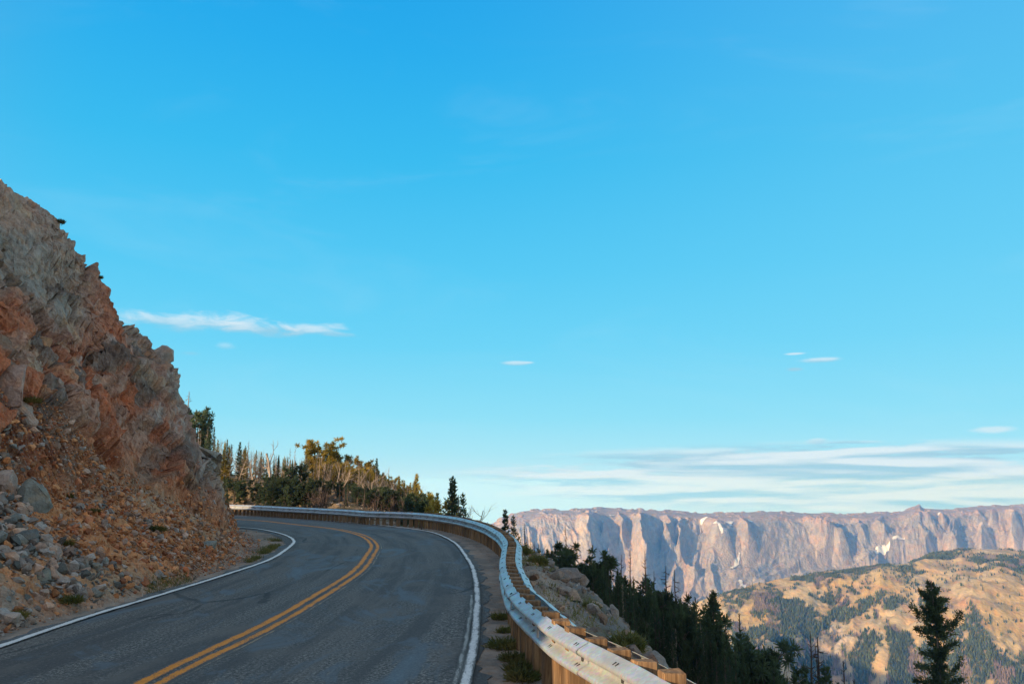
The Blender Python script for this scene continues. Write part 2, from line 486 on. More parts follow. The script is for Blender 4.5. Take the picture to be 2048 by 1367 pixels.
def road_material():
    m, nt, bs = mat('worn_asphalt'); n = N(nt)
    co = n.coord(); uv = n.node('ShaderNodeUVMap', uv_map='along').outputs[0]
    grain = n.noise(co, 21, 4, .9); grain2 = n.noise(co, 22, 3, .75); spk = n.voro(co, 38)
    base = n.ramp(grain, [(.34, (.024, .024, .024)), (.50, (.104, .099, .091)), (.64, (.42, .385, .34))])
    base = n.mix(n.math('MULTIPLY', n.mapr(grain2, .5, .75), .6), base, (.20, .175, .15))
    # wheel tracks and drag marks run along the road
    st = n.noise(n.mapping(uv, (2.2, .10, 1)), 1.0, 5, .6)
    base = n.mix(n.mapr(st, .40, .62, 0, .8), base, (.080, .076, .073))
    st2 = n.noise(n.mapping(uv, (.8, .22, 1), loc=(7, 3, 0)), 1.3, 6, .65)
    base = n.mix(n.mapr(st2, .48, .66, 0, .65), base, (.17, .15, .13))
    # polished bluish patches in the outer lane
    pt = n.noise(n.mapping(uv, (.9, .35, 1), loc=(2, 9, 0)), .8, 5, .7, 1.2)
    base = n.mix(n.mapr(pt, .52, .62, 0, .75), base, (.125, .15, .17))
    # a few dark sealed cracks
    wv = n.mapping(uv, (1, .33, 1)); wd = n.noise(wv, 1.5, 3, .6, out='Color')
    cr = n.voro(n.mix(.25, wv, wd), .33, 'DISTANCE_TO_EDGE')
    crm = n.math('MULTIPLY', n.mapr(cr, .004, .010, 1, 0), n.mapr(n.noise(uv, .25, 2), .52, .6))
    base = n.mix(n.math('MULTIPLY', crm, .55), base, (.02, .02, .021))
    n.set(bs.inputs['Base Color'], base)
    n.set(bs.inputs['Roughness'], n.mapr(pt, .55, .75, .86, .62))
    bs.inputs['Specular IOR Level'].default_value = .3
    h = n.math('ADD', n.math('MULTIPLY', grain, .7), n.math('MULTIPLY', spk, .5))
    n.set(bs.inputs['Normal'], n.bump(h, .7, .012))
    return m

def add_uv(me, uvv, name='along'):
    l = me.uv_layers.new(name=name)
    vi = np.empty(len(me.loops), np.int32); me.loops.foreach_get('vertex_index', vi)
    l.data.foreach_set('uv', uvv[vi].ravel().astype(np.float32))

def paint_material(name, colour, worn):
    m, nt, bs = mat(name); n = N(nt)
    co = n.coord(); uv = n.node('ShaderNodeUVMap', uv_map='along').outputs[0]
    g = n.noise(co, 46, 3, .75); sc = n.noise(n.mapping(uv, (3, .8, 1)), 2.0, 5, .7)
    w = n.math('ADD', n.math('MULTIPLY', g, .55), n.math('MULTIPLY', sc, .45))
    edge = n.node('ShaderNodeSeparateXYZ'); n.set(edge.inputs[0], n.node('ShaderNodeUVMap', uv_map='edge').outputs[0])
    w = n.math('SUBTRACT', w, n.math('MULTIPLY', edge.outputs[0], .21))
    fac = n.mapr(w, worn - .035, worn + .035)
    tint = n.mix(n.mapr(n.noise(co, 9, 4), .35, .7, 0, .5), colour, tuple(np.array(colour) * .72))
    n.set(bs.inputs['Base Color'], n.mix(fac, (.115, .105, .092), tint))
    bs.inputs['Roughness'].default_value = .75
    n.set(bs.inputs['Normal'], n.bump(g, .6, .008))
    return m

def build_road():
    C = LINE_Y; na = 18
    v, o = strip(C, -DR, DL, 0.0, na, jag=.13, seed=3)
    v[..., 2] -= .05 * (np.abs(np.linspace(-1, 1, na)) ** 8)[None]
    B = MB(); B.add(v.reshape(-1, 3), grid_quads(len(C.c), na))
    me = B.mesh('road', road_material(), True)
    add_uv(me, np.stack([o, np.broadcast_to(C.s[:, None], o.shape)], -1).reshape(-1, 2))
    tag(link('road', me), 'worn two-lane asphalt mountain road curving left round the rock', 'road', kind='structure')
    white = (.86, .84, .80); yellow = (.84, .29, .03)
    def line(curve, lo, hi, col, worn, z, jag, seed, s0=None, s1=None):
        cc = curve
        if s0 is not None:
            k = (curve.s >= s0) & (curve.s <= s1); cc = Curve(curve.c[k])
        v, o = strip(cc, lo, hi, z, 5, jag=jag, seed=seed)
        B = MB(); B.add(v.reshape(-1, 3), grid_quads(len(cc.c), 5))
        me = B.mesh('road_marking', paint_material('road_paint', col, worn), False)
        add_uv(me, np.stack([o, np.broadcast_to(cc.s[:, None], o.shape)], -1).reshape(-1, 2))
        e = np.broadcast_to(np.abs(np.linspace(-1, 1, 5))[None] ** 2, o.shape)
        add_uv(me, np.stack([e, e], -1).reshape(-1, 2), 'edge')
        return link('road_marking', me)
    a = line(LINE_L, -.075, .075, white, .36, .0040, .006, 1)
    tag(a, 'white edge line along the foot of the rock slope', 'road marking', kind='structure')
    a = line(LINE_R, -.07, .075, white, .41, .0044, .008, 2)
    tag(a, 'white edge line on the guardrail side of the road', 'road marking', kind='structure')
    sa = LINE_R.s[np.argmin(np.abs(LINE_R.c[:, 1] - 4))]; sb = LINE_R.s[np.argmin(np.abs(LINE_R.c[:, 1] - 17.5))]
    a = line(LINE_R, .085, .165, (.46, .44, .40), .47, .0036, .012, 4, sa, sb)
    tag(a, 'faded older white line beside the edge line near the guardrail', 'road marking', kind='structure')
    a = line(LINE_Y, .024, .21, yellow, .40, .0042, .008, 5)
    tag(a, 'yellow centre stripe on the rock side of the double line', 'road marking', kind='structure')
    a = line(LINE_Y, -.21, -.024, yellow, .42, .0046, .008, 6)
    tag(a, 'yellow centre stripe on the guardrail side of the double line', 'road marking', kind='structure')
    a = line(LINE_Y, -.30, -.21, (.40, .29, .19), .50, .0034, .014, 7)
    tag(a, 'pale worn edge of an older stripe beside the double yellow line', 'road marking', kind='structure')

build_road()

# ------------------------------------------------------------------ guardrail
def steel_material():
    m, nt, bs = mat('galvanised_steel'); n = N(nt)
    co = n.coord()
    sp = n.voro(co, 30, 'F1', 'Color'); big = n.noise(co, 1.6, 5, .65)
    c = n.mix(.18, (.58, .60, .60), sp)
    c = n.mix(n.mapr(big, .45, .7, 0, .75), c, (.40, .40, .375))
    scr = n.noise(n.mapping(co, (1.2, 1.2, 14)), 4, 4, .7)
    c = n.mix(n.mapr(scr, .66, .76, 0, .55), c, (.33, .29, .24))
    n.set(bs.inputs['Base Color'], c)
    bs.inputs['Metallic'].default_value = .55
    n.set(bs.inputs['Roughness'], n.mapr(big, .3, .75, .42, .62))
    n.set(bs.inputs['Normal'], n.bump(n.noise(co, 5, 3), .25, .02))
    return m

def plain(name, col, rough=.8, metal=0.):
    m, nt, bs = mat(name); n = N(nt)
    co = n.coord()
    g = n.ramp(n.noise(co, 14, 4, .6), [(.3, .7), (.7, 1.15)])
    n.set(bs.inputs['Base Color'], n.mix(1.0, col, g, 'MULTIPLY'))
    bs.inputs['Roughness'].default_value = rough; bs.inputs['Metallic'].default_value = metal
    return m

def wood_material():
    m, nt, bs = mat('weathered_post_wood'); n = N(nt)
    co = n.coord(); oi = n.node('ShaderNodeObjectInfo')
    sh = n.node('ShaderNodeVectorMath', operation='ADD'); n.set(sh.inputs[0], co); 
    rv = n.math('MULTIPLY', oi.outputs['Random'], 37.0); n.set(sh.inputs[1], rv)
    gr = n.noise(n.mapping(sh.outputs[0], (26, 26, 1.3)), 1.0, 5, .7, .6)
    c = n.ramp(gr, [(.28, (.085, .046, .024)), (.48, (.235, .132, .064)), (.68, (.42, .26, .135)), (.8, (.52, .36, .21))])
    bl = n.noise(n.mapping(sh.outputs[0], (3, 3, 1.0)), 1.7, 3)
    c = n.mix(n.mapr(bl, .45, .72, 0, .6), c, (.16, .12, .085))
    c = n.mix(1.0, c, n.ramp(oi.outputs['Random'], [(0, .62), (1, 1.2)]), 'MULTIPLY')
    n.set(bs.inputs['Base Color'], c)
    n.set(bs.inputs['Normal'], n.bump(gr, .6, .012))
    bs.inputs['Roughness'].default_value = .85
    return m

M_STEEL = steel_material(); M_WOOD = wood_material()
M_SLOT = plain('dark_bolt_slot', (.03, .03, .032), .6)
M_PLATE = plain('dull_reflector_plate', (.36, .33, .30), .5, .2)

W_PROF = np.array([(.000, .310), (.006, .302), (.030, .287), (.068, .262), (.080, .248), (.083, .235), (.080, .222), (.066, .207), (.026, .183), (.008, .170), (.004, .155),
                   (.008, .140), (.026, .127), (.066, .103), (.080, .088), (.083, .075), (.080, .062), (.068, .048), (.030, .023), (.006, .008), (.000, .000)])

W_PROF = W_PROF * np.array([1.6, 1.22])
def make_rail():
    root = empty('guardrail', (RAIL.c[200][0], RAIL.c[200][1], 0))
    tag(root, 'long galvanised steel guardrail on closely spaced wooden posts along the outer edge of the bend', 'guardrail')
    org = np.array([RAIL.c[200][0], RAIL.c[200][1], 0])
    S = RAIL.s; seg = 3.81
    s_near = S[np.argmin(np.abs(RAIL.c[:, 1] - 1.0))]; s_far = S[np.argmin(np.abs(RAIL.c[:, 0] + 30))]
    def pos(s): return np.stack([np.interp(s, S, RAIL.c[:, 0]), np.interp(s, S, RAIL.c[:, 1])], -1)
    def nrm(s):
        v = np.stack([np.interp(s, S, RAIL.n[:, 0]), np.interp(s, S, RAIL.n[:, 1])], -1)
        return v / np.linalg.norm(v, axis=-1)[..., None]
    rr = random.Random(5)
    for side in (1, -1):
        nseg = int((s_far - s_near) / seg)
        ys = [rr.uniform(-.012, .012) for _ in range(nseg + 2)]
        xs = [rr.uniform(-.014, .014) for _ in range(nseg + 2)]
        for k in range(nseg):
            a = s_near + k * seg + (0 if side > 0 else .9); b = a + seg + .16
            s = np.linspace(a, b, 17); t = np.linspace(0, 1, 17)
            p = pos(s); n_ = nrm(s) * side
            ch = p[0] * (1 - t)[:, None] + p[-1] * t[:, None]
            p = .72 * p + .28 * ch
            off = (0 if side > 0 else .205) + (xs[k] * (1 - t) + xs[k + 1] * t)
            dz = ys[k] * (1 - t) + ys[k + 1] * t + (.0 if side > 0 else .012)
            lap = .011 * (1 - t)
            if side < 0: off = off + .02 * np.sin(s * 1.7) * (s < s_near + 14)
            prof = W_PROF
            back = prof[::-1] + np.array([-.0045, 0])
            loop = np.vstack([prof, back]); m_ = len(loop)
            v = np.empty((17, m_, 3))
            v[..., :2] = p[:, None] + n_[:, None] * (loop[None, :, 0] + off[:, None] + lap[:, None])[..., None]
            v[..., 2] = loop[None, :, 1] + .372 + dz[:, None]
            dent = .011 * fbm(s[:, None] * 1.7 + 9 * side, loop[None, :, 1] * 9 + 0 * s[:, None], 0, 3, 55)
            v[..., :2] += n_[:, None] * dent[..., None]
            i = np.arange(16)[:, None] * m_; j = np.arange(m_)[None]; j2 = (j + 1) % m_
            q = np.stack([i + j, i + j2, i + m_ + j2, i + m_ + j], -1).reshape(-1, 4)
            B = MB(); B.add(v.reshape(-1, 3) - org, q)
            # slots and bolt heads
            Bs = B
            for s_ in np.arange(a + .14, b - .1, .9525):
                u = (s_ - a) / (b - a)
                pc = np.array([np.interp(u, t, p[:, 0]), np.interp(u, t, p[:, 1])]); nn = nrm(np.array([s_]))[0] * side
                tt = np.array([-nn[1], nn[0]])
                o_ = np.interp(u, t, off + lap); z_ = .372 + np.interp(u, t, dz)
                for (px_, pz_) in ((.0785, .336), (.0735, .141)):
                    ax = np.array([[tt[0], tt[1], 0], [nn[0] * .85, nn[1] * .85, -.53], [nn[0] * .53, nn[1] * .53, .85]])
                    for q_ in (-.028, .028):
                        cxy = pc + nn * (px_ + o_) + tt * q_
                        vv, qq = box((cxy[0], cxy[1], z_ + pz_), (.016, .042, .006), ax)
                        Bs.add(vv - org, qq, mat=1)
                cxy = pc + nn * (.011 + o_)
                ax = np.array([[tt[0], tt[1], 0], [nn[0], nn[1], 0], [0, 0, 1]])
                vv, qq = box((cxy[0], cxy[1], z_ + .189), (.038, .02, .038), ax); Bs.add(vv - org, qq, mat=1)
            me = B.mesh('rail_beam', [M_STEEL, M_SLOT], True)
            link('rail_beam', me, root)
    for s_ in (s_near + 9.2, s_near + 11.4, s_near + 12.9):
        pc = pos(np.array([s_]))[0]; nn = nrm(np.array([s_]))[0]; tt = np.array([-nn[1], nn[0]])
        B = MB(); vv, qq = box((pc[0] + nn[0] * .09, pc[1] + nn[1] * .09, .57), (.07, .012, .09), np.array([[tt[0], tt[1], 0], [nn[0], nn[1], 0], [0, 0, 1]]))
        B.add(vv - org, qq); link('reflector', B.mesh('reflector', M_PLATE), root)
    # posts
    protos = []
    for k in range(5):
        bm = bmesh.new(); bmesh.ops.create_cube(bm, size=1)
        for v in bm.verts:
            v.co = Vector((v.co.x * (.13 + .02 * rr.random()), v.co.y * (.198), .162 + v.co.z * 1.24))
            v.co += Vector((rr.uniform(-.006, .006), rr.uniform(-.004, .004), rr.uniform(-.014, .014) if v.co.z > 0 else 0))
        bmesh.ops.subdivide_edges(bm, edges=[e for e in bm.edges if abs((e.verts[0].co - e.verts[1].co).z) > .5], cuts=3)
        bmesh.ops.bevel(bm, geom=bm.edges[:], offset=.008, segments=1, affect='EDGES')
        me = bpy.data.meshes.new('post'); bm.to_mesh(me); bm.free(); me.materials.append(M_WOOD); protos.append(me)
    sp = np.arange(s_near, s_far, .55)
    rest = MB()
    for k, s_ in enumerate(sp):
        pc = pos(np.array([s_]))[0]; nn = nrm(np.array([s_]))[0]
        ang = math.atan2(-nn[0], nn[1]) + rr.uniform(-.05, .05)
        M = Matrix.Translation((pc[0] - nn[0] * .1025 - org[0], pc[1] - nn[1] * .1025 - org[1], rr.uniform(-.025, .02))) @ Matrix.Rotation(ang, 4, 'Z') @ Matrix.Rotation(rr.uniform(-.025, .025), 4, 'Y')
        me = protos[k % 5]
        if k < 100:
            o = link('post', me, root); o.matrix_local = M
        else:
            vv = np.array([M @ v.co for v in me.vertices]); 
            rest.add(vv, q=[list(p.vertices) for p in me.polygons if len(p.vertices) == 4], t=[list(p.vertices) for p in me.polygons if len(p.vertices) == 3])
    tag(link('posts', rest.mesh('posts', M_WOOD), root), kind='stuff')

make_rail()

# ------------------------------------------------------------------ loose rock
def rock_proto(k, flat):
    r = np.random.default_rng(100 + k)
    bm = bmesh.new()
    p = r.normal(size=(15, 3)); p /= np.linalg.norm(p, axis=1)[:, None]
    p *= np.array([1, r.uniform(.6, .9), flat]) * r.uniform(.8, 1.05, (15, 1))
    for a in p: bm.verts.new(a)
    res = bmesh.ops.convex_hull(bm, input=bm.verts[:])
    bmesh.ops.delete(bm, geom=[g for g in res['geom_interior'] if isinstance(g, bmesh.types.BMVert)], context='VERTS')
    bmesh.ops.triangulate(bm, faces=bm.faces[:])
    bm.verts.index_update()
    v = np.array([x.co[:] for x in bm.verts]); t = np.array([[x.index for x in f.verts] for f in bm.faces])
    bm.free(); return v, t

ROCKS = [rock_proto(k, f) for k, f in enumerate([.35, .45, .55, .7, .3, .5, .8, .4, .6, .25, .65, .5])]

def rand_rots(n, tilt, r):
    """random yaw, limited tilt: rotation matrices n x 3 x 3"""
    yaw = r.uniform(0, 2 * math.pi, n); tx = r.normal(0, tilt, n); ty = r.normal(0, tilt, n)
    c, s = np.cos(yaw), np.sin(yaw); o, z = np.ones(n), np.zeros(n)
    A = np.stack([np.stack([c, -s, z], -1), np.stack([s, c, z], -1), np.stack([z, z, o], -1)], 1)
    cx, sx = np.cos(tx), np.sin(tx); Bx = np.stack([np.stack([o, z, z], -1), np.stack([z, cx, -sx], -1), np.stack([z, sx, cx], -1)], 1)
    cy, sy = np.cos(ty), np.sin(ty); By = np.stack([np.stack([cy, z, sy], -1), np.stack([z, o, z], -1), np.stack([-sy, z, cy], -1)], 1)
    return By @ Bx @ A

def scatter_rocks(name, pts, size, cols, tilt=.6, sink=.08, seed=0):
    r = np.random.default_rng(seed); B = MB()
    kind = r.integers(0, len(ROCKS), len(pts)); rot = rand_rots(len(pts), tilt, r)
    for k, (v, t) in enumerate(ROCKS):
        i = np.where(kind == k)[0]
        if not len(i): continue
        vv = np.einsum('nij,vj->nvi', rot[i], v) * size[i, None, None] * .5
        vv = vv + pts[i, None]; vv[..., 2] += (.5 * (1 - 2 * sink) * .5 * size[i])[:, None]
        tt = t[None] + (np.arange(len(i)) * len(v))[:, None, None]
        B.add(vv.reshape(-1, 3), t=tt.reshape(-1, 3), col=np.repeat(cols[i], len(v), 0))
    return link(name, B.mesh(name, M_STONE))

def build_rubble():
    r = np.random.default_rng(12)
    out = []; n_try = 520000
    s = 60 + 65 * r.random(n_try) ** 1.3                        # along the foot
    k = np.searchsorted(FOOT.s, s).clip(0, len(FOOT.c) - 1)
    d = r.uniform(-1.0, 9, n_try)
    p = FOOT.c[k] + FOOT.n[k] * d[:, None]
    y = p[:, 1]
    dt = talus_width(y)
    cl = .5 + .5 * fbm(p[:, 0] * .5, p[:, 1] * .5, 0, 3, 61)
    prob = np.where(d < dt + .6, .75 + .25 * cl, .10 * cl) * sstep(-.75, .25, d) + .03 * (d < 0)
    near = sstep(45, 12, y)
    keep = (r.random(n_try) < prob * (.25 + .75 * near)) & (y > 6) & (y < 46) & (d < dt + 1.1)
    # keep off the asphalt
    dl, _ = LINE_L.sd(p[:, 0], p[:, 1]); keep &= dl > .62
    p = p[keep]; d = d[keep]; y = y[keep]; n = len(p)
    z = height(p[:, 0], p[:, 1])
    size = np.clip(.045 * (1 - r.random(n)) ** -.50, .045, .40) * np.where(d < .2, .6, 1.0)
    size *= 1 - .35 * sstep(.1, -.35, fbm(p[:, 0] * .3 + 3, y * .3, 0, 3, 54) + (16 - y) * .07)
    grey = np.array([.34, .315, .29]); green = np.array([.20, .215, .20]); pink = np.array([.44, .32, .25]); och = np.array([.52, .25, .115]); rust = np.array([.44, .18, .09])
    w = sstep(-.25, .3, fbm(p[:, 0] * .3 + 3, y * .3, 0, 3, 54) + (19.5 - y) * .09)
    u = r.random(n)
    cool = np.where(u[:, None] < .45, grey, np.where(u[:, None] < .72, green, np.where(u[:, None] < .93, pink, och)))
    warm = np.where(u[:, None] < .5, och, np.where(u[:, None] < .72, pink, np.where(u[:, None] < .88, rust, grey)))
    col = np.where((r.random(n) < w)[:, None], cool, warm) * r.uniform(.5, 1.35, (n, 1))
    o = scatter_rocks('rubble', np.c_[p, z], size, col, seed=3)
    tag(o, 'loose grey and orange broken stone heaped along the foot of the cutting', 'rubble', kind='stuff')
    # small stones on the shoulder and on the slope outside the rail
    n = 16000; s = r.uniform(0, 95, n) + 20; k = np.searchsorted(RAIL.s, s).clip(0, len(RAIL.c) - 1)
    d = np.where(r.random(n) < .3, r.uniform(.15, 1.0, n), -r.uniform(.5, 9, n)); p = RAIL.c[k] + RAIL.n[k] * d[:, None]
    dr, _ = LINE_R.sd(p[:, 0], p[:, 1]); ok = (dr < -.62) & (p[:, 1] > 4); p = p[ok]; d = d[ok]
    n = len(p); z = height(p[:, 0], p[:, 1])
    size = np.where(d > 0, r.uniform(.012, .045, n), np.clip(.045 * (1 - r.random(n)) ** -.6, .045, .5))
    col = np.array([.32, .285, .25]) * r.uniform(.6, 1.25, (n, 1)) * np.where(r.random((n, 1)) < .3, np.array([1.1, .9, .75]), 1.0)
    o = scatter_rocks('rubble', np.c_[p, z], size, col, seed=4)
    tag(o, 'grey stones strewn on the shoulder and on the slope outside the guardrail', 'rubble', kind='stuff')

build_rubble()

def hit_slope(px, py, y0=8, y1=60):
    az, P = TERR[0]; d = ray(px, py); c = P[np.argmin(np.abs(az - math.atan2(d[0], d[1])))]
    h = np.hypot(c[:, 0], c[:, 1]); ok = (h > y0) & (h < y1) & ((c[:, 2] - CAM_H) / h >= d[2] / math.hypot(d[0], d[1]))
    if ok.any(): return c[np.argmax(ok)].copy()
    d = ray(px, py); Y = np.linspace(y0, y1, 1500); X = d[0] / d[1] * Y; Zr = CAM_H + d[2] / d[1] * Y
    k = np.argmax(height(X, Y) > Zr)
    return np.array([X[k], Y[k], Zr[k]])

def boulder(px, py, size, dims, col, label, rotz=0., tilt=(0, 0), seed=0, name='boulder', y0=8):
    p = hit_slope(px, py, y0)
    r = np.random.default_rng(seed)
    bm = bmesh.new()
    q = r.normal(size=(15, 3)); q /= np.abs(q).max(1)[:, None] ** .8 * np.linalg.norm(q, axis=1)[:, None] ** .2
    for a in q * np.array(dims) * .40: bm.verts.new(a)
    res = bmesh.ops.convex_hull(bm, input=bm.verts[:])
    bmesh.ops.delete(bm, geom=[g for g in res['geom_interior'] if isinstance(g, bmesh.types.BMVert)], context='VERTS')
    bmesh.ops.bevel(bm, geom=bm.edges[:], offset=.012 * size, segments=1, affect='EDGES')
    bmesh.ops.triangulate(bm, faces=bm.faces[:])
    bmesh.ops.subdivide_edges(bm, edges=[e for e in bm.edges if e.calc_length() > .16], cuts=2, use_grid_fill=True)
    bmesh.ops.triangulate(bm, faces=bm.faces[:])
    co = np.array([v.co[:] for v in bm.verts]) * size
    f, e, c = facets(co[:, 0] * 3 + seed, co[:, 1] * 3, co[:, 2] * 4, 5)
    nn = np.array([v.normal[:] for v in bm.verts])
    co = co + np.nan_to_num(nn) * (f * .07)[:, None]
    for v, a in zip(bm.verts, co): v.co = a
    me = bpy.data.meshes.new(name); bm.to_mesh(me); bm.free()
    a = me.color_attributes.new('Col', 'FLOAT_COLOR', 'POINT')
    cc = np.array(col) * (1 + .25 * fbm(co[:, 0] * 4, co[:, 1] * 4, co[:, 2] * 4, 3, seed))[:, None]
    a.data.foreach_set('color', np.c_[cc, np.ones(len(cc))].ravel().astype(np.float32))
    me.materials.append(M_STONE)
    o = link(name, me); o.location = p; o.rotation_euler = (tilt[0], tilt[1], rotz)
    return tag(o, label, 'boulder')

boulder(62, 1010, 1.0, (1.0, .75, 1.5), (0.230, 0.243, 0.216), 'large grey-green slab leaning on the talus near the foot of the cutting', .3, (.1, -.5), 1)
boulder(14, 995, 1.0, (.9, .7, 1.15), (0.405, 0.304, 0.250), 'pinkish angular boulder touching the leaning grey-green slab', 1.0, (.2, -.3), 2)
boulder(48, 1082, 1.0, (.7, .6, .42), (0.135, 0.155, 0.155), 'dark blue-grey block on the rubble just below the leaning slab', .5, (.1, -.2), 3)
boulder(14, 790, 1.0, (1.3, .9, 1.5), (0.419, 0.297, 0.243), 'big pale pink rounded block set in the rust-coloured face', .2, (.1, -.1), 4)
boulder(42, 858, 1.0, (.8, .6, 1.2), (0.419, 0.324, 0.270), 'tall pale block standing below the pink rounded block', .2, (.1, -.1), 5)
boulder(105, 694, 1.0, (.75, .6, .6), (0.446, 0.257, 0.149), 'orange cube-like block jutting from the seam between rust and grey rock', .4, (.1, .2), 6)
boulder(262, 985, 1.0, (.55, .5, .95), (0.203, 0.223, 0.223), 'upright blue-grey block among orange talus', .3, (.15, -.3), 7)
boulder(415, 1095, 1.0, (.75, .5, .35), (0.216, 0.243, 0.230), 'flat grey-green slab lying on the orange talus close to the road', .9, (.2, -.1), 8)
boulder(200, 1008, 1.0, (.6, .5, .6), (0.405, 0.257, 0.162), 'rounded ochre boulder resting halfway up the talus', .4, (.0, -.2), 9)
boulder(320, 712, 1.0, (1.0, .8, 1.1), (0.392, 0.338, 0.297), 'pale square block standing out on the skyline of the cutting', .2, (0, -.1), 10, y0=30)
boulder(85, 1158, 1.0, (.55, .5, .42), (0.203, 0.230, 0.203), 'lichen-grey rounded boulder low on the grey rubble', .2, (0, 0), 11)
boulder(110, 1165, 1.0, (.36, .4, .4), (0.486, 0.392, 0.311), 'small cream boulder touching the lichen-grey boulder', .8, (.2, 0), 12)
boulder(12, 1240, 1.0, (.6, .5, .35), (0.405, 0.365, 0.331), 'pale boulder at the edge of the gravel where the road leaves the picture', .3, (0, 0), 13)
# outcrop on the drop outside the rail
def outcrop(px, py, Y, dims, col, label, seed, rotz=.3):
    p = at_depth(px, py, Y)
    B = MB(); r = np.random.default_rng(seed)
    o = empty('outcrop', p)
    tag(o, label, 'outcrop')
    for k in range(5):
        bm = bmesh.new()
        q = r.normal(size=(18, 3)); q /= np.abs(q).max(1)[:, None] ** .7 * np.linalg.norm(q, axis=1)[:, None] ** .3
        sc = np.array(dims) * r.uniform(.55, .8, 3) * .5
        for a in q * sc + np.array([r.uniform(-.3, .3) * dims[0], r.uniform(-.3, .3) * dims[1], -dims[2] * .25 * k + dims[2] * .2]): bm.verts.new(a)
        bmesh.ops.convex_hull(bm, input=bm.verts[:]); 
        bmesh.ops.delete(bm, geom=[v for v in bm.verts if not v.link_faces], context='VERTS')
        bmesh.ops.triangulate(bm, faces=bm.faces[:]); bm.verts.index_update()
        B.add([v.co[:] for v in bm.verts], t=[[v.index for v in f.verts] for f in bm.faces], col=np.array(col) * r.uniform(.8, 1.15))
        bm.free()
    c = link('rock', B.mesh('rock', M_ROCK), o); o.rotation_euler = (0, 0, rotz)
    return o
outcrop(1122, 1164, 26, (1.5, 1.4, .9), (.235, .215, .20), 'layered grey outcrop jutting out above the dark trees outside the guardrail', 3)
outcrop(1292, 1322, 13.5, (.75, .7, .5), (.25, .17, .13), 'reddish rock outcrop close behind the sunlit rail', 5)

